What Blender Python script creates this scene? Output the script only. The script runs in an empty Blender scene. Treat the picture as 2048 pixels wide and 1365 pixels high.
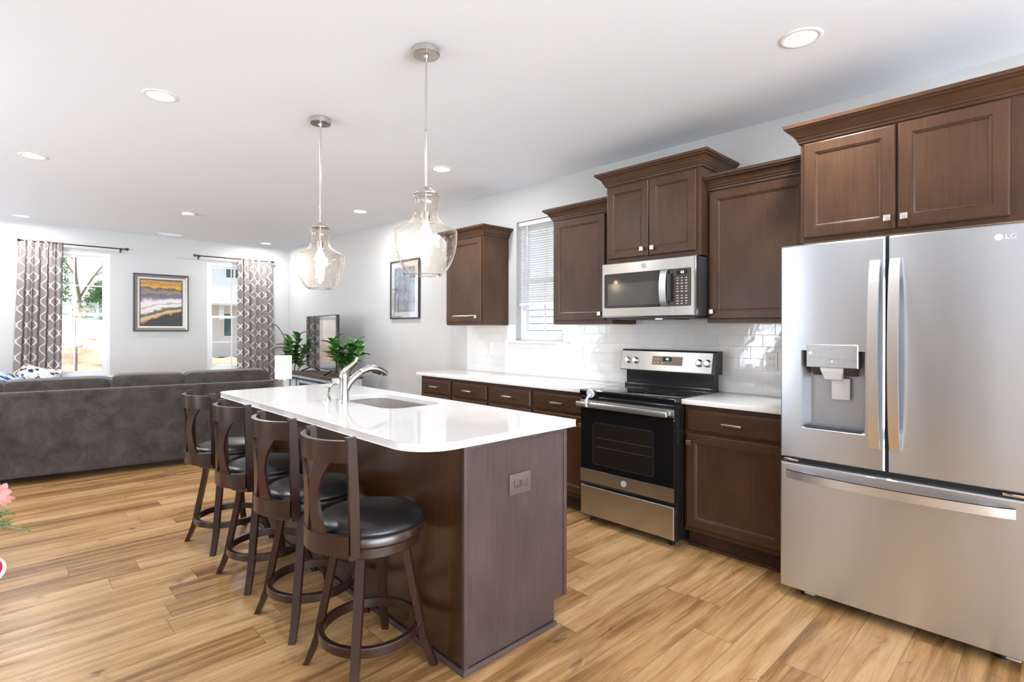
import bpy, bmesh, math, random
from mathutils import Vector, Matrix
PI = math.pi
S = bpy.context.scene
C = S.collection

# ------------------------------------------------------------------ camera, world, lights, exposure
cd = bpy.data.cameras.new('camera'); cam = bpy.data.objects.new('camera', cd); C.objects.link(cam)
cd.sensor_width = 36.0; cd.lens = 18.909; cd.shift_y = -0.01066; cd.clip_start = 0.02; cd.clip_end = 300
_R, _U, _F = (0.71987947, -0.69409536, 0.00227796), (-0.00173741, 0.00147996, 0.9999974), (0.6940969, 0.71988155, 0.00014054)
cam.matrix_world = Matrix(((_R[0], _U[0], -_F[0], 0), (_R[1], _U[1], -_F[1], 0), (_R[2], _U[2], -_F[2], 1.3331), (0, 0, 0, 1)))
S.camera = cam

w = bpy.data.worlds.new('sky'); S.world = w; w.use_nodes = True
_n = w.node_tree.nodes; _bg = _n['Background']
_bg.inputs['Color'].default_value = (0.80, 0.90, 1.0, 1); _bg.inputs['Strength'].default_value = 1.7

def sun_lamp():
    d = bpy.data.lights.new('sun', 'SUN'); d.energy = 7.5; d.angle = 0.02; d.color = (1, .95, .88)
    o = bpy.data.objects.new('sun', d); C.objects.link(o)
    o.rotation_euler = Vector((1.0, 0.30, -1.45)).to_track_quat('-Z', 'Y').to_euler()
sun_lamp()

def area(name, loc, direction, sx, sy, power, color=(1, 1, 1)):
    d = bpy.data.lights.new(name, 'AREA'); d.shape = 'RECTANGLE'; d.size = sx; d.size_y = sy; d.energy = power; d.color = color
    o = bpy.data.objects.new(name, d); C.objects.link(o); o.location = loc
    o.rotation_euler = Vector(direction).to_track_quat('-Z', 'Y').to_euler()
    return o
# added fill lamps in invented unseen openings, tilted to brighten ceiling and far wall
FILL_TINT = (0.815, 0.905, 1.0)
area('fill_back_glazing', (0.5, -3.44, 1.2), (0, 1, 0.75), 5.3, 2.2, 310, FILL_TINT)
area('fill_far_wall', (0.2, -3.40, 1.3), (0.06, 1, 0.10), 4.6, 1.8, 105, FILL_TINT).data.spread = math.radians(85)  # narrow-spread lamp added to brighten the far wall
area('fill_left_near', (-2.84, -2.30, 1.45), (1, 0, 0.8), 1.5, 1.6, 40, FILL_TINT)
area('fill_left_far', (-2.82, 7.90, 1.40), (1, 0.3, 0.8), 1.6, 1.7, 80, FILL_TINT)
area('fill_left_middle', (-2.80, 3.75, 1.40), (1, 1.3, 0.8), 1.2, 1.7, 140, FILL_TINT)
CAN_POWER = 22.0
S.view_settings.view_transform = 'Standard'; S.view_settings.look = 'None'
S.view_settings.exposure = -0.09; S.view_settings.gamma = 1.0; S.view_settings.use_curve_mapping = False
cy = S.cycles
cy.max_bounces = 10; cy.diffuse_bounces = 6; cy.glossy_bounces = 5; cy.transmission_bounces = 6; cy.transparent_max_bounces = 16
cy.caustics_reflective = False; cy.caustics_refractive = False; cy.sample_clamp_indirect = 4.0; cy.use_denoising = True

# ------------------------------------------------------------------ materials
def mat(name, color=(.8, .8, .8), rough=.5, metal=0.0, coat=0.0, spec=.5, emit=None, strength=0.0, trans=0.0, coat_rough=.1, sheen=0.0):
    m = bpy.data.materials.new(name); m.use_nodes = True
    b = m.node_tree.nodes['Principled BSDF']
    b.inputs['Base Color'].default_value = (*color, 1); b.inputs['Roughness'].default_value = rough
    b.inputs['Metallic'].default_value = metal; b.inputs['Specular IOR Level'].default_value = spec
    b.inputs['Coat Weight'].default_value = coat; b.inputs['Coat Roughness'].default_value = coat_rough
    b.inputs['Transmission Weight'].default_value = trans
    if sheen:
        b.inputs['Sheen Weight'].default_value = sheen
    if emit:
        b.inputs['Emission Color'].default_value = (*emit, 1); b.inputs['Emission Strength'].default_value = strength
    return m

class NT:
    """small helper to write node trees"""
    def __init__(s, m):
        s.m = m; s.t = m.node_tree; s.n = s.t.nodes; s.l = s.t.links; s.b = s.n['Principled BSDF']
    def add(s, kind, **kw):
        x = s.n.new(kind)
        for k, v in kw.items(): setattr(x, k, v)
        return x
    def put(s, sock, v):
        if isinstance(v, bpy.types.NodeSocket): s.l.new(v, sock)
        elif v is not None: sock.default_value = v
    def math(s, op, a, b=None, c=None, clamp=False):
        x = s.add('ShaderNodeMath', operation=op); x.use_clamp = clamp
        s.put(x.inputs[0], a); s.put(x.inputs[1], b); s.put(x.inputs[2], c)
        return x.outputs[0]
    def obj(s):
        return s.add('ShaderNodeTexCoord').outputs['Object']
    def uv(s):
        return s.add('ShaderNodeTexCoord').outputs['UV']
    def map(s, v, scale=(1, 1, 1), loc=(0, 0, 0), rot=(0, 0, 0)):
        x = s.add('ShaderNodeMapping'); s.put(x.inputs['Vector'], v)
        x.inputs['Scale'].default_value = scale; x.inputs['Location'].default_value = loc; x.inputs['Rotation'].default_value = rot
        return x.outputs[0]
    def sep(s, v):
        x = s.add('ShaderNodeSeparateXYZ'); s.put(x.inputs[0], v); return x.outputs
    def comb(s, x_, y_, z_):
        x = s.add('ShaderNodeCombineXYZ')
        for i, v in enumerate((x_, y_, z_)): s.put(x.inputs[i], v)
        return x.outputs[0]
    def noise(s, v, scale=5, detail=4, rough=.55, dist=0.0, out='Fac'):
        x = s.add('ShaderNodeTexNoise'); s.put(x.inputs['Vector'], v); x.inputs['Scale'].default_value = scale
        x.inputs['Detail'].default_value = detail; x.inputs['Roughness'].default_value = rough; x.inputs['Distortion'].default_value = dist
        return x.outputs[out]
    def white(s, v, dim='3D', out='Value'):
        x = s.add('ShaderNodeTexWhiteNoise', noise_dimensions=dim)
        s.put(x.inputs['W'] if dim == '1D' else x.inputs['Vector'], v); return x.outputs[out]
    def ramp(s, f, stops, interp='LINEAR'):
        x = s.add('ShaderNodeValToRGB'); s.put(x.inputs[0], f); e = x.color_ramp.elements; x.color_ramp.interpolation = interp
        while len(e) > 1: e.remove(e[0])
        e[0].position = stops[0][0]; e[0].color = (*stops[0][1], 1)
        for p, c in stops[1:]:
            k = e.new(p); k.color = (*c, 1)
        return x.outputs[0]
    def mix(s, f, a, b, mode='MIX'):
        x = s.add('ShaderNodeMix', data_type='RGBA', blend_type=mode)
        s.put(x.inputs[0], f)
        s.put(x.inputs[6], (*a, 1) if isinstance(a, tuple) else a); s.put(x.inputs[7], (*b, 1) if isinstance(b, tuple) else b)
        return x.outputs[2]
    def bump(s, h, strength=.2, dist=.01, normal=None):
        x = s.add('ShaderNodeBump'); s.put(x.inputs['Height'], h); x.inputs['Strength'].default_value = strength; x.inputs['Distance'].default_value = dist
        if normal is not None: s.put(x.inputs['Normal'], normal)
        return x.outputs[0]
    def set(s, name, v):
        s.put(s.b.inputs[name], v)

def m_paint(name, color, rough=.6):
    m = mat(name, color, rough, spec=.3); t = NT(m)
    t.set('Normal', t.bump(t.noise(t.obj(), 220, 3), .04, .002)); return m

def m_wood(name, dark, mid, light, axis='z', rough=.33, coat=.10, grain=1.0, bump=.05, spec=.24):
    m = mat(name, mid, rough, coat=coat, coat_rough=.28, spec=spec); t = NT(m)
    sc = {'z': (26, 26, 1.6), 'x': (1.6, 26, 26), 'y': (26, 1.6, 26)}[axis]
    v = t.obj()
    g = t.noise(t.map(v, tuple(c * grain for c in sc)), 3.0, 6, .62, .3)
    blotch = t.noise(t.map(v, (2.2, 2.2, 1.4)), 2.0, 3, .5)
    f = t.math('ADD', t.math('MULTIPLY', g, .40), t.math('MULTIPLY', blotch, .60))
    t.set('Base Color', t.ramp(f, [(.30, dark), (.5, mid), (.70, light)]))
    t.set('Roughness', t.math('ADD', t.math('MULTIPLY', g, .12 if bump > .01 else .01), rough - (.06 if bump > .01 else .005)))
    t.set('Normal', t.bump(g, bump, .002)); return m

def m_steel(name, color=(.66, .655, .645), rough=.25, axis='z', wave=.35):
    m = mat(name, color, rough, metal=1.0); t = NT(m); v = t.obj()
    sc = {'z': (5, 5, .35), 'y': (.6, .6, 5), 'x': (5, 5, .5)}[axis]
    fs = {'z': (160, 160, 2), 'y': (2, 2, 160), 'x': (2, 2, 160)}[axis]
    w1 = t.noise(t.map(v, sc), 1.0, 1, .4)
    t.set('Normal', t.bump(w1, wave, .02)); t.set('Anisotropic', .75); t.set('Tangent', t.comb(0, 0, 1))
    return m

M = {}
M['wall'] = m_paint('wall_paint', (.545, .540, .530), .62)
M['ceil'] = m_paint('ceiling_paint', (.835, .880, .945), .75)
M['trim'] = mat('white_trim', (.84, .84, .84), .35)
M['vinyl'] = mat('white_vinyl', (.85, .86, .88), .35)
M['cab'] = m_wood('espresso_cabinet', (.047, .0215, .0108), (.066, .0315, .0160), (.090, .0445, .0240))
M['cabx'] = m_wood('espresso_cabinet_horizontal', (.047, .0215, .0108), (.066, .0315, .0160), (.090, .0445, .0240), axis='y')
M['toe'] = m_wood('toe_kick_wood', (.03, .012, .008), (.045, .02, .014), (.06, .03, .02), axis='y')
M['panel'] = m_wood('island_panel_skylit_wood', (.044, .027, .022), (.063, .040, .034), (.086, .058, .050), rough=.42, coat=.05, spec=.3)  # greyish cast of sky light is put into the wood colour
M['panelback'] = m_wood('island_back_wood', (.034, .013, .005), (.052, .021, .008), (.072, .031, .013), rough=.22, coat=.5, spec=.5)
M['birch'] = m_wood('cabinet_underside', (.45, .30, .17), (.55, .38, .22), (.62, .45, .28), axis='y')
M['stool'] = m_wood('stool_wood', (.021, .0078, .0052), (.0245, .0093, .0062), (.028, .011, .0074), rough=.28, coat=.25, spec=.5, bump=.002)
M['leather'] = mat('black_leather', (.009, .009, .010), .30, spec=.5)
t = NT(M['leather']); t.set('Normal', t.bump(t.noise(t.obj(), 260, 3), .08, .002))
M['steel'] = m_steel('brushed_steel_vertical', (.665, .70, .745), rough=.30, wave=.16)
M['steelh'] = m_steel('brushed_steel_horizontal', (.52, .50, .475), .27, 'y', .06)
M['steelhandle'] = m_steel('satin_handle_steel', (.78, .78, .78), .30, 'z', .0)
M['nickel'] = mat('brushed_nickel', (.62, .60, .57), .24, 1.0)
M['chrome'] = mat('polished_nickel', (.80, .79, .77), .12, 1.0)
M['copperish'] = mat('satin_nickel_pull', (.74, .68, .62), .3, 1.0)
M['sink'] = mat('sink_steel', (.78, .77, .76), .34, 1.0)
M['bglass'] = mat('black_glass', (.006, .006, .006), .05, spec=.5)
M['bplastic'] = mat('black_plastic', (.012, .012, .012), .35)
M['recess'] = mat('dispenser_recess_grey', (.42, .43, .45), .38, .7)
M['benamel'] = mat('black_enamel', (.010, .009, .009), .16)
M['dgrey'] = mat('dark_grey_plastic', (.045, .045, .05), .4)
M['mgrey'] = mat('mid_grey_plastic', (.33, .33, .33), .35)
M['lgrey'] = mat('light_grey_plastic', (.62, .63, .64), .3)
M['white'] = mat('white_plastic', (.84, .84, .83), .3)
M['blackmetal'] = mat('black_metal', (.015, .015, .016), .4, .6)
M['bronze'] = mat('dark_bronze', (.06, .048, .04), .35, .8)
M['brownplate'] = mat('brown_outlet_plate', (.095, .068, .058), .35)
M['ink'] = mat('dark_ink', (.05, .05, .05), .6)
M['paleink'] = mat('pale_ink', (.7, .7, .68), .5)
M['bluelight'] = mat('blue_display_digits', (.1, .4, .9), .4, emit=(.45, .80, 1), strength=3.0)
M['whitelight'] = mat('white_indicator', (1, 1, 1), .4, emit=(1, 1, 1), strength=2.0)
M['lens'] = mat('recessed_light_lens', (1, 1, 1), .5, emit=(1, .97, .92), strength=9.0)
M['bulb'] = mat('glowing_bulb', (1, .9, .7), .4, emit=(1, .80, .52), strength=27.0)
M['shade'] = mat('lit_lamp_shade', (.9, .87, .8), .8, emit=(1, .90, .72), strength=.55)
M['tv'] = mat('tv_screen', (.012, .018, .028), .05, spec=1.0, coat=1.0, coat_rough=.03)
M['soil'] = mat('dark_soil', (.03, .022, .016), .9)
M['stem'] = mat('plant_stem', (.13, .09, .05), .7)
M['red'] = mat('red_felt', (.55, .005, .02), .9)
M['fur'] = mat('white_trim_felt', (.85, .83, .8), .9)
M['pink'] = mat('pink_silk_flower', (.62, .30, .26), .6)

def thin_glass(name, tint=(1, 1, 1), seeds=False, refl=1.0):
    m = mat(name); t = NT(m)
    tr = t.add('ShaderNodeBsdfTransparent'); tr.inputs[0].default_value = (*tint, 1)
    gl = t.add('ShaderNodeBsdfGlossy'); gl.inputs['Roughness'].default_value = .02
    fr = t.add('ShaderNodeLayerWeight'); fr.inputs['Blend'].default_value = .5
    f = t.math('MULTIPLY', t.math('ADD', .045, t.math('MULTIPLY', t.math('POWER', fr.outputs['Facing'], 4.0), .955)), refl, clamp=True)
    if seeds:
        v = t.obj()
        vo = t.add('ShaderNodeTexVoronoi'); t.put(vo.inputs['Vector'], v); vo.inputs['Scale'].default_value = 85
        rnd = t.sep(vo.outputs['Color'])[0]
        lim = t.math('MULTIPLY', t.math('SUBTRACT', rnd, .50, clamp=True), .62)
        spot = t.math('LESS_THAN', vo.outputs['Distance'], lim)
        nb = t.bump(t.math('ADD', t.noise(v, 38, 2), t.math('MULTIPLY', spot, .8)), .25, .005)
        t.put(gl.inputs['Normal'], nb)
        f = t.math('MAXIMUM', f, t.math('MULTIPLY', spot, .12))
        edge = t.math('ADD', t.math('MULTIPLY', t.math('POWER', fr.outputs['Facing'], 4.0), .34), t.math('MULTIPLY', spot, .40), clamp=True)
    x = t.add('ShaderNodeMixShader'); t.put(x.inputs[0], f); t.l.new(tr.outputs[0], x.inputs[1]); t.l.new(gl.outputs[0], x.inputs[2])
    if seeds:   # bubbles scatter light; whitened grazing edges stand in for refraction in the blown glass
        sc = t.add('ShaderNodeBsdfTranslucent'); sc.inputs[0].default_value = (.95, .94, .92, 1)
        y = t.add('ShaderNodeMixShader'); t.put(y.inputs[0], edge); t.l.new(x.outputs[0], y.inputs[1]); t.l.new(sc.outputs[0], y.inputs[2]); x = y
    t.l.new(x.outputs[0], t.n['Material Output'].inputs['Surface'])
    return m
M['pane'] = thin_glass('window_glass')
M['seeded'] = thin_glass('seeded_pendant_glass', (.975, .945, .90), True, 1.5)
M['bulbglass'] = M['bulb']

# floor planks running along X
def m_floor():
    m = mat('oak_plank_floor', (.5, .3, .15), .3, spec=.45); t = NT(m); v = t.obj()
    x, y, z = t.sep(v)
    PW, PL = .172, 1.22
    ry = t.math('DIVIDE', t.math('ADD', y, .04), PW); row = t.math('FLOOR', ry)
    off = t.math('MULTIPLY', t.white(t.math('ADD', row, 7.3), '1D'), PL)
    cx = t.math('DIVIDE', t.math('ADD', x, off), PL); col = t.math('FLOOR', cx)
    pid = t.white(t.comb(row, col, 3.7)); pid2 = t.white(t.comb(col, row, 9.1))
    gv = t.comb(t.math('ADD', t.math('MULTIPLY', x, 1.1), t.math('MULTIPLY', pid, 61)), t.math('ADD', t.math('MULTIPLY', y, 15), t.math('MULTIPLY', pid2, 43)), pid)
    g = t.noise(gv, 1.15, 8, .66, .75)
    fine = t.noise(t.map(gv, (2.2, 5.0, 1)), 3.0, 5, .65)
    broad = t.noise(t.map(gv, (.75, .22, 1)), 1.7, 3, .5)
    f = t.math('ADD', t.math('ADD', t.math('MULTIPLY', g, .58), t.math('MULTIPLY', fine, .17)), t.math('ADD', t.math('MULTIPLY', broad, .24), t.math('MULTIPLY', t.math('SUBTRACT', pid, .5), .11)))
    c = t.ramp(f, [(.31, (.11, .045, .014)), (.41, (.265, .130, .047)), (.49, (.425, .235, .094)), (.58, (.555, .337, .157)), (.71, (.66, .45, .245))])
    # dark mineral streaks and elongated knots
    st = t.noise(t.map(gv, (.55, .80, 1)), 1.9, 4, .6, .4)
    sf = t.math('MULTIPLY', t.math('SUBTRACT', st, .565, clamp=True), 5.5, clamp=True)
    c = t.mix(t.math('MULTIPLY', t.math('MULTIPLY', sf, fine), 1.05, clamp=True), c, (.075, .033, .013))
    knot = t.noise(t.map(gv, (1.7, .26, 1)), 2.3, 3, .55, .9)
    kf = t.math('MULTIPLY', t.math('SUBTRACT', knot, .655, clamp=True), 9.0, clamp=True)
    c = t.mix(t.math('MULTIPLY', kf, .8), c, (.055, .026, .012))
    fy = t.math('FRACT', ry); fx = t.math('FRACT', cx)
    ey = t.math('MINIMUM', fy, t.math('SUBTRACT', 1.0, fy)); ex = t.math('MINIMUM', fx, t.math('SUBTRACT', 1.0, fx))
    seam = t.math('MAXIMUM', t.math('LESS_THAN', ey, .0085), t.math('LESS_THAN', ex, .0015))
    c = t.mix(t.math('MULTIPLY', seam, .55), c, (.11, .055, .025))
    t.set('Base Color', c)
    t.set('Roughness', t.math('ADD', .24, t.math('MULTIPLY', fine, .16)))
    t.set('Normal', t.bump(t.math('SUBTRACT', t.math('MULTIPLY', fine, .25), seam), .12, .003))
    return m
M['floor'] = m_floor()

def m_tile():
    m = mat('white_subway_tile', (.78, .765, .75), .08, spec=.55); t = NT(m)
    x, y, z = t.sep(t.obj())
    b = t.add('ShaderNodeTexBrick'); t.put(b.inputs['Vector'], t.comb(y, z, 0))
    b.offset = .5; b.inputs['Scale'].default_value = 1.0
    b.inputs['Color1'].default_value = (.78, .765, .75, 1); b.inputs['Color2'].default_value = (.755, .745, .73, 1); b.inputs['Mortar'].default_value = (.66, .655, .65, 1)
    b.inputs['Mortar Size'].default_value = .0016; b.inputs['Mortar Smooth'].default_value = .3
    b.inputs['Brick Width'].default_value = .1545; b.inputs['Row Height'].default_value = .0785
    t.set('Base Color', b.outputs['Color'])
    t.set('Roughness', t.math('ADD', .07, t.math('MULTIPLY', b.outputs['Fac'], .5)))
    w1 = t.noise(t.map(t.obj(), (6, 6, 6)), 1.6, 2)
    n1 = t.bump(w1, .035, .03)
    t.set('Normal', t.bump(t.math('SUBTRACT', 1.0, b.outputs['Fac']), .5, .002, n1))
    return m
M['tile'] = m_tile()

def m_quartz():
    m = mat('white_quartz', (.83, .82, .805), .07, spec=.5); t = NT(m)
    n = t.noise(t.obj(), 3.0, 5, .6, 1.2)
    t.set('Base Color', t.ramp(n, [(.3, (.81, .80, .785)), (.6, (.84, .83, .82))])); return m
M['quartz'] = m_quartz()

def m_sofa(name='brown_plush', c0=(.020, .016, .0145), c1=(.078, .064, .057)):
    m = mat(name, c0, .95, spec=.15, sheen=.25); t = NT(m); v = t.obj()
    a = t.noise(v, 5.5, 5, .65, .6); f = t.noise(v, 120, 3, .75)
    h = t.math('ADD', t.math('MULTIPLY', a, .55), t.math('MULTIPLY', f, .45))
    t.set('Base Color', t.ramp(h, [(.36, c0), (.64, c1)])); t.set('Normal', t.bump(f, .45, .004)); return m
M['sofa'] = m_sofa()

def m_curtain():
    m = mat('trellis_curtain', (.3, .27, .25), .9, spec=.1); t = NT(m)
    u, v, _ = t.sep(t.uv())
    W, P = .215, .205; A = W * .235
    s = t.math('MULTIPLY', t.math('SINE', t.math('MULTIPLY', v, 2 * PI / P)), A)
    def line(off, sign):
        q = t.math('ADD', t.math('SUBTRACT', u, off), t.math('MULTIPLY', s, sign))
        fr = t.math('FRACT', t.math('ADD', t.math('DIVIDE', q, W), .5))
        return t.math('MULTIPLY', t.math('ABSOLUTE', t.math('SUBTRACT', fr, .5)), W)
    d = t.math('MINIMUM', line(0.0, 1.0), line(W / 2, -1.0))
    k = t.math('LESS_THAN', d, .0115)
    weave = t.noise(t.obj(), 300, 2)
    base = t.mix(weave, (.25, .22, .20), (.34, .305, .285))
    c = t.mix(k, base, (.78, .74, .70))
    t.set('Base Color', c)
    tr = t.add('ShaderNodeBsdfTranslucent'); t.put(tr.inputs[0], c)
    x = t.add('ShaderNodeMixShader'); x.inputs[0].default_value = .28
    t.l.new(t.b.outputs[0], x.inputs[1]); t.l.new(tr.outputs[0], x.inputs[2]); t.l.new(x.outputs[0], t.n['Material Output'].inputs['Surface'])
    return m
M['curtain'] = m_curtain()

def m_painting():
    m = mat('banded_abstract_paint', (.5, .4, .3), .5, spec=.3); t = NT(m)
    u, v, _ = t.sep(t.uv())
    n1 = t.noise(t.comb(t.math('MULTIPLY', u, 1.0), t.math('MULTIPLY', v, 1.6), .3), 2.2, 6, .6, 1.0)
    n2 = t.noise(t.comb(t.math('MULTIPLY', u, 1.3), t.math('MULTIPLY', v, 2.6), 4.3), 5.0, 6, .65, 1.4)
    # bands tilt upwards to the right in the lower half
    low = t.math('MULTIPLY', t.math('SUBTRACT', .62, v, clamp=True), .95)
    q = t.math('SUBTRACT', v, t.math('MULTIPLY', u, low))
    q = t.math('ADD', q, t.math('ADD', t.math('MULTIPLY', t.math('SUBTRACT', n1, .5), .30), t.math('MULTIPLY', t.math('SUBTRACT', n2, .5), .10)))
    c = t.ramp(q, [(0.0, (.05, .05, .05)), (.0, (.07, .07, .065)), (.03, (.30, .17, .06)), (.07, (.60, .40, .24)), (.12, (.62, .38, .20)), (.155, (.12, .08, .05)),
                   (.17, (.09, .10, .08)), (.24, (.20, .21, .16)), (.27, (.66, .62, .56)), (.36, (.70, .66, .60)), (.40, (.45, .30, .22)), (.42, (.70, .66, .62)),
                   (.52, (.66, .63, .62)), (.58, (.20, .19, .22)), (.66, (.13, .125, .16)), (.73, (.27, .22, .20)), (.80, (.12, .11, .12)), (.815, (.07, .05, .03)),
                   (.83, (.62, .33, .05)), (.89, (.52, .26, .04)), (.93, (.30, .18, .06)), (.96, (.55, .30, .07)), (1.0, (.22, .16, .12))])
    t.set('Base Color', c); t.set('Normal', t.bump(n2, .25, .004)); return m
M['painting'] = m_painting()

def m_print():
    m = mat('blue_grey_print', (.3, .35, .45), .5); t = NT(m)
    u, v, _ = t.sep(t.uv())
    n = t.noise(t.comb(t.math('MULTIPLY', u, 3.0), t.math('MULTIPLY', v, 2.2), 1.0), 3.0, 5, .65, .8)
    bx = t.math('MAXIMUM', t.math('ABSOLUTE', t.math('SUBTRACT', u, .42)), t.math('ABSOLUTE', t.math('SUBTRACT', v, .58)))
    fr = t.math('MULTIPLY', t.math('SINE', t.math('MULTIPLY', bx, 30)), .05)
    f = t.math('ADD', t.math('ADD', n, fr), t.math('MULTIPLY', t.math('SUBTRACT', v, .5), .15))
    t.set('Base Color', t.ramp(f, [(.28, (.05, .065, .11)), (.45, (.16, .20, .29)), (.6, (.33, .38, .46)), (.75, (.58, .60, .62))])); return m
M['print'] = m_print()

def m_pillow(name, a, b, c, scale, stretch):
    m = mat(name, a, .9, spec=.15); t = NT(m)
    n = t.noise(t.map(t.obj(), stretch), scale, 3, .55, 1.6)
    t.set('Base Color', t.ramp(n, [(.40, a), (.47, b), (.53, b), (.60, c)])); return m
M['pillowstripe'] = m_pillow('blue_striped_cloth', (.03, .045, .10), (.45, .55, .75), (.62, .70, .85), 5, (1.0, 1.0, 5.5))
M['pillowink'] = m_pillow('marbled_cloth', (.02, .022, .035), (.74, .73, .74), (.50, .44, .42), 6, (1.4, 1.4, 3.0))
M['leaf'] = mat('fiddle_leaf', (.05, .16, .025), .35, spec=.5)
t = NT(M['leaf']); nn = t.noise(t.obj(), 9, 3)
t.set('Base Color', t.ramp(nn, [(.35, (.022, .085, .016)), (.6, (.07, .21, .03)), (.8, (.16, .32, .06))]))
M['pine'] = mat('pine_needles', (.06, .16, .03), .6)
t = NT(M['pine']); t.set('Base Color', t.ramp(t.noise(t.obj(), 30, 2), [(.35, (.03, .11, .02)), (.65, (.17, .30, .05))]))
M['washed'] = m_wood('whitewashed_wood', (.42, .47, .55), (.55, .60, .68), (.66, .70, .76), axis='z', rough=.5, coat=0)
M['darktop'] = m_wood('dark_rustic_wood', (.035, .022, .016), (.075, .048, .036), (.12, .082, .062), axis='y', rough=.5, coat=0)
M['frame'] = mat('pewter_frame', (.26, .235, .21), .35, .7)
M['framedark'] = mat('dark_frame', (.035, .032, .034), .4)
M['liner'] = mat('linen_liner', (.62, .58, .52), .8)
M['mattboard'] = mat('white_mat_board', (.90, .89, .87), .8)
M['sand'] = mat('sandy_bank', (.55, .40, .27), .95)
t = NT(M['sand']); nn = t.noise(t.obj(), .9, 7, .65, .5)
t.set('Base Color', t.ramp(nn, [(.36, (.16, .10, .06)), (.44, (.36, .25, .16)), (.52, (.44, .33, .24)), (.66, (.50, .41, .32))])); t.set('Normal', t.bump(nn, .6, .3))
M['bark'] = mat('pale_bark', (.30, .24, .19), .9)
M['foliage'] = mat('bush_leaves', (.16, .30, .07), .8)
t = NT(M['foliage']); t.set('Base Color', t.ramp(t.noise(t.obj(), 3.5, 4), [(.35, (.06, .15, .03)), (.65, (.26, .42, .10))]))
M['siding'] = mat('white_siding', (.72, .74, .78), .6)
M['sidingblue'] = mat('pale_blue_siding', (.62, .70, .80), .6)
M['roof'] = mat('grey_shingles', (.16, .18, .20), .8)
M['darkpane'] = mat('dark_window_pane', (.03, .08, .09), .1)

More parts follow.
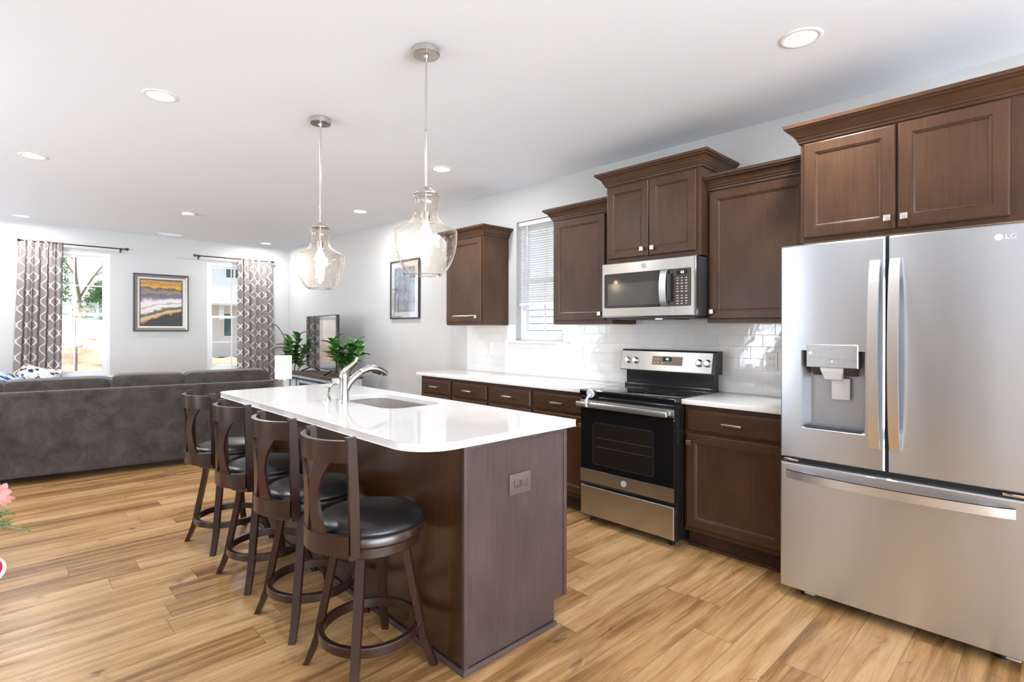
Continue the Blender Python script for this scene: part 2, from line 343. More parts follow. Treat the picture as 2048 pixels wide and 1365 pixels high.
# ------------------------------------------------------------------ mesh helpers
class MB:
    def __init__(s): s.bm = bmesh.new()
    def _merge(s, b):
        me = bpy.data.meshes.new('tmp'); b.to_mesh(me); b.free(); s.bm.from_mesh(me); bpy.data.meshes.remove(me); return s
    def box(s, x0, x1, y0, y1, z0, z1, b=0.0, seg=2):
        t = bmesh.new(); bmesh.ops.create_cube(t, size=1)
        for v in t.verts: v.co = Vector(((x0 + x1) / 2 + v.co.x * (x1 - x0), (y0 + y1) / 2 + v.co.y * (y1 - y0), (z0 + z1) / 2 + v.co.z * (z1 - z0)))
        if b: bmesh.ops.bevel(t, geom=t.edges[:], offset=b, segments=seg, profile=.6, affect='EDGES')
        return s._merge(t)
    def grid(s, rows, closed_u=False, closed_v=False, cap0=False, cap1=False):
        """rows: list of loops of points; lofts them"""
        V = [[s.bm.verts.new(p) for p in r] for r in rows]; n = len(V[0])
        R = list(range(len(V) - 1)) + ([len(V) - 1] if closed_v else [])
        for i in R:
            a, b = V[i], V[(i + 1) % len(V)]
            for j in range(n if closed_u else n - 1):
                k = (j + 1) % n
                try: s.bm.faces.new((a[j], a[k], b[k], b[j]))
                except ValueError: pass
        for flag, r in ((cap0, V[0]), (cap1, V[-1])):
            if flag:
                try: s.bm.faces.new(r)
                except ValueError: pass
        return s
    def lathe(s, prof, cx=0, cy=0, seg=32, cap=True):
        rows = [[(cx + max(r, 1e-5) * math.cos(2 * PI * k / seg), cy + max(r, 1e-5) * math.sin(2 * PI * k / seg), z) for k in range(seg)] for r, z in prof]
        return s.grid(rows, closed_u=True, cap0=cap, cap1=cap)
    def lathe_axis(s, prof, p, axis, seg=24, cap=True):
        """prof (r, h) turned about a line from p along axis"""
        q = Vector(axis).to_track_quat('Z', 'Y').to_matrix(); p = Vector(p)
        rows = [[p + q @ Vector((max(r, 1e-5) * math.cos(2 * PI * k / seg), max(r, 1e-5) * math.sin(2 * PI * k / seg), h)) for k in range(seg)] for r, h in prof]
        return s.grid(rows, closed_u=True, cap0=cap, cap1=cap)
    def tube(s, pts, r, seg=10, closed=False, flat=1.0):
        pts = [Vector(p) for p in pts]; n = len(pts); rows = []; up = None
        for i, p in enumerate(pts):
            d = (pts[(i + 1) % n] - pts[i - 1]) if closed else (pts[min(i + 1, n - 1)] - pts[max(i - 1, 0)])
            d.normalize()
            if up is None: up = Vector((0, 0, 1)) if abs(d.z) < .9 else Vector((1, 0, 0))
            a = d.cross(up)
            if a.length < 1e-4: a = d.orthogonal()
            a.normalize(); bb = a.cross(d).normalized(); up = bb
            rr = r[i] if isinstance(r, (list, tuple)) else r
            rows.append([p + a * (rr * math.cos(2 * PI * k / seg)) + bb * (rr * flat * math.sin(2 * PI * k / seg)) for k in range(seg)])
        return s.grid(rows, closed_u=True, closed_v=closed, cap0=not closed, cap1=not closed)
    def rectsweep(s, frames):
        """frames: (centre, half vector a, half vector b)"""
        rows = []
        for c, a, b in frames:
            c, a, b = Vector(c), Vector(a), Vector(b); rows.append([c - a - b, c + a - b, c + a + b, c - a + b])
        return s.grid(rows, closed_u=True, cap0=True, cap1=True)
    def loops(s, L, back=None, cap=True):
        """L: rectangles (y0,y1,z0,z1,x) facing -X, joined in order, the last capped"""
        rows = [[(x, y1, z0), (x, y0, z0), (x, y0, z1), (x, y1, z1)] for y0, y1, z0, z1, x in L]
        if back is not None:
            y0, y1, z0, z1, _ = L[0]; rows.insert(0, [(back, y1, z0), (back, y0, z0), (back, y0, z1), (back, y1, z1)])
        return s.grid(rows, closed_u=True, cap0=back is not None, cap1=cap)
    def prism(s, poly, z0, z1):
        return s.grid([[(x, y, z0) for x, y in poly], [(x, y, z1) for x, y in poly]], closed_u=True, cap0=True, cap1=True)
    def blob(s, c, r, p=.45, nu=28, nv=16, wob=0.0, seed=0):
        """rounded box / cushion"""
        rd = random.Random(seed); ph = [rd.uniform(0, 6) for _ in range(6)]
        sg = lambda v, e: math.copysign(abs(v) ** e, v)
        rows = []
        for i in range(nv + 1):
            a = -PI / 2 + PI * i / nv; row = []
            for j in range(nu):
                b = 2 * PI * j / nu
                x, y, z = sg(math.cos(a), p) * sg(math.cos(b), p), sg(math.cos(a), p) * sg(math.sin(b), p), sg(math.sin(a), p)
                k = 1 + wob * (math.sin(3 * x + ph[0]) + math.sin(4 * y + ph[1]) + math.sin(5 * z + ph[2]) + math.sin(7 * x + 3 * z + ph[3])) / 4
                row.append((c[0] + r[0] * x * k, c[1] + r[1] * y * k, c[2] + r[2] * z * k))
            rows.append(row)
        s.grid(rows, closed_u=True); bmesh.ops.remove_doubles(s.bm, verts=s.bm.verts[:], dist=1e-5); return s

def wloc(o):
    v = Vector((0, 0, 0))
    while o is not None: v += o.location; o = o.parent
    return v

def obj(name, mb, m, parent=None, label=None, smooth=35, uvfn=None):
    bm = mb.bm
    bmesh.ops.recalc_face_normals(bm, faces=bm.faces[:])
    off = wloc(parent) if parent is not None else Vector((0, 0, 0))
    if uvfn:
        lay = bm.loops.layers.uv.new('UVMap')
        for f in bm.faces:
            for l in f.loops: l[lay].uv = uvfn(l.vert.co)
    if parent is not None:
        for v in bm.verts: v.co -= off
    me = bpy.data.meshes.new(name); bm.to_mesh(me); bm.free()
    me.materials.append(m)
    if smooth:
        for p in me.polygons: p.use_smooth = True
        me.set_sharp_from_angle(angle=math.radians(smooth))
    o = bpy.data.objects.new(name, me); C.objects.link(o)
    if parent is not None: o.parent = parent
    if label: o['label'] = label
    return o

def tag(o, label, cat, group=None, kind=None):
    o['label'] = label; o['category'] = cat
    if group: o['group'] = group
    if kind: o['kind'] = kind
    return o

def thing(name, label, cat, loc=(0, 0, 0), group=None):
    o = bpy.data.objects.new(name, None); o.empty_display_size = .1; C.objects.link(o); o.location = loc
    return tag(o, label, cat, group)

def single(name, mb, m, label, cat, loc=(0, 0, 0), group=None, **kw):
    """a thing that is one mesh, its origin at its base"""
    e = Vector(loc)
    for v in mb.bm.verts: v.co -= e
    o = obj(name, mb, m, **kw); o.location = e; return tag(o, label, cat, group)

def struct(name, mb, m, parent=None, **kw):
    o = obj(name, mb, m, parent, **kw)
    if parent is None: o['kind'] = 'structure'
    return o

def dup(o, loc=None, rotz=None, label=None, parent=None):
    c = o.copy(); C.objects.link(c); c.parent = parent
    if loc is not None: c.location = loc
    if rotz is not None: c.rotation_euler = (0, 0, rotz)
    if label: c['label'] = label
    for ch in list(o.children): dup(ch, parent=c)
    return c

def text(name, s, size, origin, m, parent, right=(0, -1, 0), up=(0, 0, 1), label=None, depth=.0006, align='CENTER'):
    cu = bpy.data.curves.new('t', 'FONT'); cu.body = s; cu.size = size; cu.align_x = align; cu.align_y = 'CENTER'; cu.extrude = depth; cu.resolution_u = 3
    to = bpy.data.objects.new('t', cu); C.objects.link(to)
    bpy.context.view_layer.update()
    me = bpy.data.meshes.new_from_object(to.evaluated_get(bpy.context.evaluated_depsgraph_get()))
    bpy.data.objects.remove(to); bpy.data.curves.remove(cu)
    r, u = Vector(right), Vector(up); n = r.cross(u)
    mb = MB(); mb.bm.from_mesh(me); bpy.data.meshes.remove(me)
    for v in mb.bm.verts: v.co = Vector(origin) + r * v.co.x + u * v.co.y + n * v.co.z
    return obj(name, mb, m, parent, label, smooth=0)

def rrect(x0, x1, y0, y1, radii, n=8):
    """rounded rectangle outline, radii (x0y0, x1y0, x1y1, x0y1)"""
    P = []
    for (cx, cy_, a0), r in zip(((x0, y0, PI), (x1, y0, 1.5 * PI), (x1, y1, 0), (x0, y1, .5 * PI)), radii):
        sx = 1 if cx == x0 else -1; sy = 1 if cy_ == y0 else -1
        if r <= 1e-6: P.append((cx, cy_)); continue
        for k in range(n + 1):
            a = a0 + (PI / 2) * k / n; P.append((cx + sx * r + r * math.cos(a), cy_ + sy * r + r * math.sin(a)))
    return P

# ------------------------------------------------------------------ the room
H, XW, YW, XL, YB = 2.691, 3.614, 9.248, -2.8, -3.4
TH = .14
m_ = MB().box(XL - TH, XW + TH, YB - TH, YW + TH, -.12, 0); struct('floor', m_, M['floor'], smooth=0)
m_ = MB().box(XL - .6, XW + .6, YB - .6, YW + .6, H, H + .2); struct('ceiling', m_, M['ceil'], smooth=0)

def wall(name, axis, p0, p1, a0, a1, holes, m):
    """slab between p0 and p1 along axis, spanning a0..a1 in the other axis, holes (u0,u1,z0,z1)"""
    us = sorted({a0, a1, *[h[0] for h in holes], *[h[1] for h in holes]}); zs = sorted({0, H, *[h[2] for h in holes], *[h[3] for h in holes]})
    mb = MB()
    for i in range(len(us) - 1):
        for j in range(len(zs) - 1):
            u, z = (us[i] + us[i + 1]) / 2, (zs[j] + zs[j + 1]) / 2
            if any(h[0] < u < h[1] and h[2] < z < h[3] for h in holes): continue
            if axis == 'x': mb.box(p0, p1, us[i], us[i + 1], zs[j], zs[j + 1])
            else: mb.box(us[i], us[i + 1], p0, p1, zs[j], zs[j + 1])
    bmesh.ops.remove_doubles(mb.bm, verts=mb.bm.verts[:], dist=1e-5)
    # drop the doubled inner faces so that each wall is one clean shell
    seen = {}
    for f in mb.bm.faces: seen.setdefault(tuple(round(c, 4) for c in f.calc_center_median()), []).append(f)
    bmesh.ops.delete(mb.bm, geom=[f for v in seen.values() if len(v) > 1 for f in v], context='FACES')
    return struct(name, mb, m, smooth=0)
KW = (3.09, 3.69, 1.235, 2.365)                   # kitchen window opening (y, z)
W1 = (.395, 1.166, .688, 2.381); W2 = (2.374, 3.10, .680, 2.376)
wall('wall_right', 'x', XW, XW + TH, YB, YW, [KW], M['wall'])
wall('wall_far', 'y', YW, YW + TH, XL - TH, XW + TH, [W1, W2], M['wall'])
wall('wall_left', 'x', XL - TH, XL, YB, YW, [(-3.10, -1.50, .65, 2.25), (.30, .60, .95, 2.25), (3.05, 4.45, .45, 2.30), (7.0, 8.80, .45, 2.30)], M['wall'])
wall('wall_back', 'y', YB - TH, YB, XL - TH, XW + TH, [(-2.20, 3.20, 0.0, 2.35)], M['wall'])
struct('baseboard_right', MB().box(XW - .014, XW, 4.56, YW - .016, 0, .11, .003), M['trim'])
struct('baseboard_far', MB().box(XL, XW - .016, YW - .014, YW, 0, .11, .003), M['trim'])
struct('baseboard_left', MB().box(XL, XL + .014, YB, YW - .016, 0, .11, .003), M['trim'])

def window_y(name, x0, x1, z0, z1, y):
    """double-hung vinyl window set in a wall whose plane is y; room on the -Y side"""
    root = bpy.data.objects.new(name, None); C.objects.link(root); root.location = ((x0 + x1) / 2, y, z0); root['kind'] = 'structure'
    def ring(mb, a0, a1, c0, c1, wd, d0, d1, b=.003):
        mb.box(a0, a0 + wd, d0, d1, c0, c1, b); mb.box(a1 - wd, a1, d0, d1, c0, c1, b)
        mb.box(a0 + wd, a1 - wd, d0, d1, c0, c0 + wd, b); mb.box(a0 + wd, a1 - wd, d0, d1, c1 - wd, c1, b); return mb
    obj('frame', ring(MB(), x0, x1, z0, z1, .048, y + .012, y + .10), M['vinyl'], root)
    zm = (z0 + z1) / 2
    for nm, c0, c1, d in (('upper_sash', zm - .022, z1 - .044, .062), ('lower_sash', z0 + .044, zm + .022, .036)):
        sash = obj(nm, ring(MB(), x0 + .044, x1 - .044, c0, c1, .036, y + d - .014, y + d + .014), M['vinyl'], root)
        a0, a1, b0, b1 = x0 + .08, x1 - .08, c0 + .036, c1 - .036
        mu = MB(); xm = (a0 + a1) / 2; zc = (b0 + b1) / 2
        mu.box(xm - .008, xm + .008, y + d - .006, y + d + .006, b0, b1); mu.box(a0, a1, y + d - .0055, y + d + .0055, zc - .008, zc + .008)
        obj('muntin', mu, M['vinyl'], sash)
        obj('pane', MB().grid([[(a0, y + d, b0), (a1, y + d, b0)], [(a0, y + d, b1), (a1, y + d, b1)]]), M['pane'], sash)
    return root
window_y('window_1', *W1, YW); window_y('window_2', *W2, YW)
struct('trim_1', MB().box(W1[0] - .03, W1[1] + .03, YW - .03, YW + .012, W1[2] - .02, W1[2], .003), M['trim'])
struct('trim_2', MB().box(W2[0] - .03, W2[1] + .03, YW - .03, YW + .012, W2[2] - .02, W2[2], .003), M['trim'])

def kitchen_window():
    y0, y1, z0, z1 = KW; x = XW + .085
    root = bpy.data.objects.new('window_3', None); C.objects.link(root); root.location = (XW, (y0 + y1) / 2, z0); root['kind'] = 'structure'
    def ring(mb, a0, a1, c0, c1, wd, d0, d1, b=.003):
        mb.box(d0, d1, a0, a0 + wd, c0, c1, b); mb.box(d0, d1, a1 - wd, a1, c0, c1, b)
        mb.box(d0, d1, a0 + wd, a1 - wd, c0, c0 + wd, b); mb.box(d0, d1, a0 + wd, a1 - wd, c1 - wd, c1, b); return mb
    obj('frame', ring(MB(), y0, y1, z0, z1, .04, x - .02, x + .05), M['vinyl'], root)
    zm = (z0 + z1) / 2
    for nm, c0, c1, d in (('upper_sash', zm - .022, z1 - .036, .02), ('lower_sash', z0 + .036, zm + .022, -.006)):
        sash = obj(nm, ring(MB(), y0 + .036, y1 - .036, c0, c1, .036, x + d - .013, x + d + .013), M['vinyl'], root)
        a0, a1, b0, b1 = y0 + .072, y1 - .072, c0 + .036, c1 - .036; ym = (a0 + a1) / 2
        obj('muntin', MB().box(x + d - .005, x + d + .005, ym - .008, ym + .008, b0, b1), M['vinyl'], sash)
        obj('pane', MB().grid([[(x + d, a0, b0), (x + d, a1, b0)], [(x + d, a0, b1), (x + d, a1, b1)]]), M['pane'], sash)
    struct('trim_3', MB().box(XW - .045, XW + .06, 3.015, 3.80, z0 - .022, z0, .004), M['trim'])
kitchen_window()

def big_window(name, axis, p, a0, a1, z0, z1, cols):  # openings out of view, invented to bring light into the room
    root = bpy.data.objects.new(name, None); C.objects.link(root); root['kind'] = 'structure'
    root.location = (p, (a0 + a1) / 2, z0) if axis == 'x' else ((a0 + a1) / 2, p, z0)
    mb = MB()
    def bx(u0, u1, c0, c1, d=.03):
        if axis == 'x': mb.box(p - d, p + d, u0, u1, c0, c1)
        else: mb.box(u0, u1, p - d, p + d, c0, c1)
    bx(a0, a0 + .06, z0, z1); bx(a1 - .06, a1, z0, z1); bx(a0 + .06, a1 - .06, z0, z0 + .06); bx(a0 + .06, a1 - .06, z1 - .06, z1)
    for k in range(1, cols):
        u = a0 + (a1 - a0) * k / cols; bx(u - .04, u + .04, z0 + .06, z1 - .06, .028)
    obj('frame', mb, M['vinyl'], root)
    return root
big_window('unseen_door_1', 'y', YB - .04, -2.20, 3.20, 0.0, 2.35, 4)
big_window('unseen_window_7', 'x', XL - .04, .30, .60, .95, 2.25, 1)  # added for the pale streak it gives the refrigerator steel
big_window('unseen_window_4', 'x', XL - .04, -3.10, -1.50, .65, 2.25, 2)
big_window('unseen_window_6', 'x', XL - .04, 7.0, 8.80, .45, 2.30, 3)
big_window('unseen_window_5', 'x', XL - .04, 3.05, 4.45, .45, 2.30, 2)

struct('unseen_door_2', MB().box(XL, XL + .045, .68, 1.48, .006, 2.05, .006).box(XL, XL + .02, .60, .68, 0, 2.13).box(XL, XL + .02, 1.48, 1.56, 0, 2.13).box(XL, XL + .02, .68, 1.48, 2.05, 2.13), mat('unseen_door_dark', (.06, .055, .05), .4), smooth=0)  # unseen door added for its dark band reflected in the refrigerator

# ------------------------------------------------------------------ kitchen: backsplash, base cabinets, counters
def backsplash():
    mb = MB(); x0, x1 = XW - .009, XW - .0005
    for a, b, c, d in ((.99, 3.015, .914, 1.46), (3.015, 3.80, .914, 1.212), (3.80, 4.427, .914, 1.383), (3.69, 3.80, 1.236, 1.383), (3.015, 3.09, 1.236, 1.383)):
        mb.box(x0, x1, a, b, c, d)
    single('tile_backsplash', mb, M['tile'], 'glossy white subway tile backsplash along the range wall', 'backsplash', (XW - .005, 2.7, .914), smooth=0)
backsplash()

def door_loops(y0, y1, z0, z1, xf, fw=.052):
    R = [(0, .006), (.004, .001), (.007, 0), (fw, 0), (fw + .003, .004), (fw + .006, .0035), (fw + .014, .0095)]
    return [(y0 + i, y1 - i, z0 + i, z1 - i, xf + d) for i, d in R]
def slab_loops(y0, y1, z0, z1, xf):
    R = [(0, .010), (.003, .006), (.008, .005), (.011, .001), (.014, 0)]
    return [(y0 + i, y1 - i, z0 + i, z1 - i, xf + d) for i, d in R]
def bar_pull(parent, y, z, xf, L=.115, label=None):
    mb = MB().box(xf - .032, xf - .022, y - L / 2, y + L / 2, z - .006, z + .006, .0015)
    for s in (-1, 1): mb.box(xf - .024, xf, y + s * (L / 2 - .014) - .005, y + s * (L / 2 - .014) + .005, z - .005, z + .005)
    return obj('handle', mb, M['copperish'], parent, label)
def knob(parent, y, z, xf, s=.014):
    mb = MB().box(xf - .028, xf - .016, y - s, y + s, z - s, z + s, .0015); mb.lathe_axis([(.006, 0), (.006, .018)], (xf, y, z), (-1, 0, 0), 12)
    return obj('knob', mb, M['copperish'], parent)

XB, XBF = 3.082, 3.060                            # base cabinet box front, door front
def base_cabinet(y0, y1, label, knob_side, pull_label=None):
    t = thing('base_cabinet', label, 'cabinet', (3.34, (y0 + y1) / 2, 0), 'base cabinets along the range wall')
    obj('body', MB().box(XB, XW - .012, y0, y1, .105, .882), M['cab'], t, smooth=0)
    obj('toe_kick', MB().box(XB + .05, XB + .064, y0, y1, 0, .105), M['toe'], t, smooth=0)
    obj('shoe_molding', MB().box(XB + .036, XB + .05, y0, y1, 0, .018, .004), M['cabx'], t)
    a, b = y0 + .018, y1 - .018
    d = obj('drawer', MB().loops(slab_loops(a, b, .722, .853, XBF), XB - .001), M['cabx'], t, smooth=0)
    bar_pull(d, (a + b) / 2, .787, XBF)
    d = obj('door', MB().loops(door_loops(a, b, .135, .706, XBF), XB - .001), M['cab'], t, smooth=0)
    knob(d, b - .026 if knob_side > 0 else a + .026, .653, XBF)
    return t
# all names here carry the cabinet's own place, told from the range
base_cabinet(1.035, 1.650, 'dark brown base cabinet with one drawer and door between range and refrigerator', 1)
base_cabinet(2.395, 2.950, 'dark brown base cabinet with drawer directly left of the range', -1)
base_cabinet(2.950, 3.480, 'dark brown base cabinet with drawer, second from the range on its left', 1)
base_cabinet(3.480, 3.992, 'dark brown base cabinet with drawer, third from the range on its left', -1)
base_cabinet(3.992, 4.493, 'dark brown base cabinet at the far open end of the long counter', 1)
single('countertop', MB().box(3.034, XW - .010, 2.392, 4.522, .884, .914, .003), M['quartz'], 'long white quartz countertop running left of the range', 'countertop', (3.33, 3.45, .884))
single('countertop', MB().box(3.034, XW - .010, 1.028, 1.652, .884, .914, .003), M['quartz'], 'short white quartz countertop between range and refrigerator', 'countertop', (3.33, 1.34, .884))

# ------------------------------------------------------------------ wall cabinets
CROWN = [(0, 0), (.010, 0), (.012, .012), (.018, .016), (.018, .024), (.024, .030), (.030, .044), (.042, .058), (.055, .064), (.056, .070), (.066, .074), (.068, .090), (0, .090)]
def crown(parent, xf, y0, y1, z0, left=True, right=True, xw=XW - .001):
    rows = []
    for d, z in CROWN:
        a, b = y1 + (d if left else 0), y0 - (d if right else 0)
        rows.append([(xw, a, z0 + z), (xf - d, a, z0 + z), (xf - d, b, z0 + z), (xw, b, z0 + z)])
    mb = MB(); mb.grid(rows)
    return obj('crown_molding', mb, M['cabx'], parent, smooth=20)

def wall_cabinet(y0, y1, z0, z1, xf, doors, label, left=True, right=True, under=True):
    """doors: (y0, y1, z0, z1, knob y)"""
    t = thing('wall_cabinet', label, 'cabinet', ((xf + XW) / 2, (y0 + y1) / 2, z0), 'wall cabinets along the range wall')
    obj('body', MB().box(xf, XW - .001, y0, y1, z0, z1 + .004), M['cab'], t, smooth=0)
    if under: obj('underside_panel', MB().box(xf + .016, XW - .004, y0 + .012, y1 - .012, z0 - .004, z0 - .0005), M['birch'], t, smooth=0, label='unstained pale underside panel')
    for a, b, c, e, k in doors:
        d = obj('door', MB().loops(door_loops(a, b, c, e, xf - .020), xf - .001), M['cab'], t, smooth=0)
        knob(d, k, c + .048, xf - .020)
    crown(t, xf, y0, y1, z1, left, right)
    return t
wall_cabinet(3.797, 4.362, 1.382, 2.222, 3.29, [(3.815, 4.344, 1.410, 2.212, 3.866)], 'narrow dark brown wall cabinet left of the kitchen window')
wall_cabinet(2.345, 2.925, 1.382, 2.222, 3.29, [(2.40, 2.900, 1.410, 2.212, 2.436)], 'dark brown single-door wall cabinet between kitchen window and microwave', True, False)
wall_cabinet(1.612, 2.338, 1.812, 2.372, 3.21, [(1.985, 2.322, 1.842, 2.358, 2.022), (1.642, 1.979, 1.842, 2.358, 1.942)], 'two-door dark brown wall cabinet above the microwave, standing higher than its neighbours', under=False)
wall_cabinet(.972, 1.610, 1.382, 2.222, 3.29, [(1.01, 1.592, 1.405, 2.212, 1.566)], 'dark brown single-door wall cabinet between microwave and refrigerator cabinet', False, False)
wall_cabinet(.085, .965, 1.786, 2.296, 3.0, [(.557, .948, 1.806, 2.287, .585), (.17, .549, 1.806, 2.287, .521)], 'deep two-door dark brown cabinet above the refrigerator', True, False)

# ------------------------------------------------------------------ range
def oven_range():
    y0, y1 = 1.654, 2.390; ym = (y0 + y1) / 2; X = 2.968
    t = thing('electric_range', 'stainless steel and black electric range with glass cooktop and backguard', 'range', (3.3, ym, 0))
    obj('body', MB().box(X + .03, XW - .03, y0 + .004, y1 - .004, .045, .90, .003), M['benamel'], t)
    ck = obj('cooktop', MB().box(X - .004, XW - .09, y0, y1, .880, .922, .008, 3), M['bglass'], t)
    obj('front_trim', MB().box(X + .004, X + .032, y0 + .010, y1 - .010, .850, .878, .002), M['benamel'], t)
    for cx, cyy, r in ((3.13, y1 - .2, .115), (3.13, y0 + .2, .095), (3.36, y1 - .2, .08), (3.36, y0 + .2, .115)):
        obj('burner_ring', MB().grid([[(cx + rr * math.cos(2 * PI * k / 40), cyy + rr * math.sin(2 * PI * k / 40), .9224) for k in range(40)] for rr in (r, r - .004)], closed_u=True), M['dgrey'], t, smooth=0)
    # oven door: steel rails above and below a black glass field
    d = obj('oven_door', MB().loops([(y0 + .008, y1 - .008, .284, .852, X + .006), (y0 + .012, y1 - .012, .288, .848, X)], X + .028), M['bglass'], t, smooth=0)
    obj('lower_rail', MB().loops([(y0 + .008, y1 - .008, .284, .374, X + .004), (y0 + .010, y1 - .010, .286, .372, X - .003)], X + .006), M['steelh'], d, smooth=0)
    obj('upper_rail', MB().loops([(y0 + .008, y1 - .008, .800, .852, X + .004), (y0 + .010, y1 - .010, .802, .850, X - .003)], X + .006), M['steelh'], d, smooth=0)
    wy0, wy1, wz0, wz1 = 1.80, 2.275, .415, .705
    mb = MB()
    P = [(y, z) for y, z in rrect(wy0, wy1, wz0, wz1, (.018,) * 4, 5)]; Q = [(y, z) for y, z in rrect(wy0 + .006, wy1 - .006, wz0 + .006, wz1 - .006, (.014,) * 4, 5)]
    mb.grid([[(X - .0015, y, z) for y, z in P], [(X - .0015, y, z) for y, z in Q]], closed_u=True)
    obj('window_outline', mb, mat('window_outline_grey', (.022, .022, .023), .3), d, smooth=0)
    mb = MB(); mb.grid([[(X - .001, y, z) for y, z in Q], [(X - .001 , (y - ym) * .98 + ym, (z - .56) * .98 + .56) for y, z in Q]], closed_u=True, cap1=True)
    obj('window', mb, mat('oven_window', (.014, .011, .008), .08), d, smooth=0)
    for z in (.54, .60): obj('oven_rack', MB().tube([(X - .0014, wy0 + .02, z), (X - .0014, wy1 - .03, z)], .0010, 6), mat('rack_wire', (.05, .045, .04), .4), d)
    hd = MB(); hd.box(X - .055, X - .030, y0 + .03, y1 - .004, .806, .843, .008, 3)
    for yy in (y0 + .055, y1 - .05): hd.box(X - .035, X, yy - .016, yy + .016, .812, .838, .004)
    obj('handle', hd, M['steelh'], d)
    bd = MB().lathe_axis([(.021, 0), (.021, .003), (.018, .004), (0, .004)], (X - .003, ym, .329), (-1, 0, 0), 24); bg = obj('badge', bd, M['mgrey'], d)
    monogram(bg, X - .0074, ym, .329, .012)
    obj('storage_drawer', MB().loops([(y0 + .008, y1 - .008, .055, .260, X + .010), (y0 + .011, y1 - .011, .058, .257, X + .002), (y0 + .014, y1 - .014, .061, .252, X)], X + .03), M['steelh'], t, smooth=0)
    for yy in (y0 + .06, y1 - .06):
        obj('foot', MB().lathe([(.018, 0), (.018, .012), (.010, .016), (.010, .05)], X + .075, yy, 16), M['bplastic'], t)
    # backguard: black riser, tilted steel console
    obj('riser', MB().prism([(3.515, y0 + .02), (XW - .030, y0 + .02), (XW - .030, y1 - .02), (3.515, y1 - .02)], .905, 1.04), M['benamel'], t, smooth=0)
    obj('vent_strip', MB().box(3.488, 3.516, y0 + .02, y1 - .02, .918, .942, .006, 3), M['benamel'], t)
    b0, b1 = y0 - .008, y1 + .006
    prof = [(3.466, 1.036), (3.496, 1.182), (3.512, 1.192), (3.584, 1.192), (3.584, 1.030)]
    bgd = obj('backguard', MB().grid([[(x, b0, z) for x, z in prof], [(x, b1, z) for x, z in prof]], closed_u=True, cap0=True, cap1=True), M['benamel'], t, smooth=0)
    nx, nz = -(1.182 - 1.036), (3.496 - 3.466); L = math.hypot(nx, nz); nx /= L; nz /= L
    def on(y, z, out=0.0):
        f = (z - 1.036) / (1.182 - 1.036); return Vector((3.466 + .030 * f + nx * out, y, z + nz * out))
    def plate(a, bb, c, e, o0, o1, m, nm, par):
        return obj(nm, MB().grid([[on(bb, c, o0), on(a, c, o0), on(a, e, o0), on(bb, e, o0)], [on(bb, c, o1), on(a, c, o1), on(a, e, o1), on(bb, e, o1)]], closed_u=True, cap0=True, cap1=True), m, par, smooth=0)
    face = plate(b0 + .022, b1 - .004, 1.042, 1.178, 0, .003, M['steelh'], 'control_face', bgd)
    dp = plate(1.885, 2.125, 1.083, 1.146, .003, .0045, mat('display_plate', (.16, .12, .09), .2, .5), 'display', bgd)
    plate(1.968, 2.042, 1.110, 1.142, .0045, .0052, M['bglass'], 'clock_window', bgd)
    up = Vector((.030, 0, .146)).normalized()
    text('clock_digits', '43', .022, on(2.004, 1.126, .0056), M['bluelight'], bgd, up=up)
    for yy, zz in ((2.105, 1.126), (2.075, 1.126), (2.105, 1.100), (2.075, 1.100), (2.043, 1.096)):
        plate(yy - .005, yy + .005, zz - .003, zz + .003, .0045, .005, M['paleink'], 'button_mark', bgd)
    for yy in (2.332, 2.266, 1.760, 1.700):
        p = on(yy, 1.108, .003); ax = Vector((nx, 0, nz))
        k = obj('knob', MB().lathe_axis([(.027, 0), (.027, .004), (.022, .006), (.020, .022), (.016, .025), (0, .025)], p, ax, 24), M['chrome'], t)
        q = p + ax * .0245
        obj('knob_grip', MB().rectsweep([(q - up * .017, (0, .004, 0), ax * .004), (q + up * .017, (0, .004, 0), ax * .004)]), M['chrome'], k)
    return t

def monogram(parent, x, y, z, r):
    """curling script mark inside a round badge"""
    mb = MB()
    ring = [(x, y + r * 1.18 * math.cos(2 * PI * k / 28), z + r * 1.18 * math.sin(2 * PI * k / 28)) for k in range(28)]
    mb.tube(ring, r * .07, 6, closed=True)
    for s in (1, -1):
        pts = []
        for k in range(16):
            a = k / 15 * 1.7 * PI; rr = r * (.50 - .22 * k / 15)
            pts.append((x, y + s * r * .36 + rr * math.cos(a + s) * .8, z + rr * math.sin(a + s)))
        mb.tube(pts, r * .07, 6)
    return obj('script_mark', mb, M['lgrey'], parent)
oven_range()

def child_lock():
    t = thing('oven_lock', 'round grey plastic child lock hooked over the left end of the oven handle', 'lock', (2.93, 2.285, .84))
    obj('disc', MB().lathe_axis([(.028, 0), (.030, .003), (.030, .014), (.026, .018), (0, .018)], (2.962, 2.285, .900), (-1, 0, -.15), 28), M['lgrey'], t)
    obj('strap', MB().tube([(2.957, 2.285, .90), (2.93, 2.285, .882), (2.905, 2.285, .858), (2.902, 2.285, .835), (2.909, 2.285, .812)], .010, 8, flat=.5), M['lgrey'], t)
child_lock()

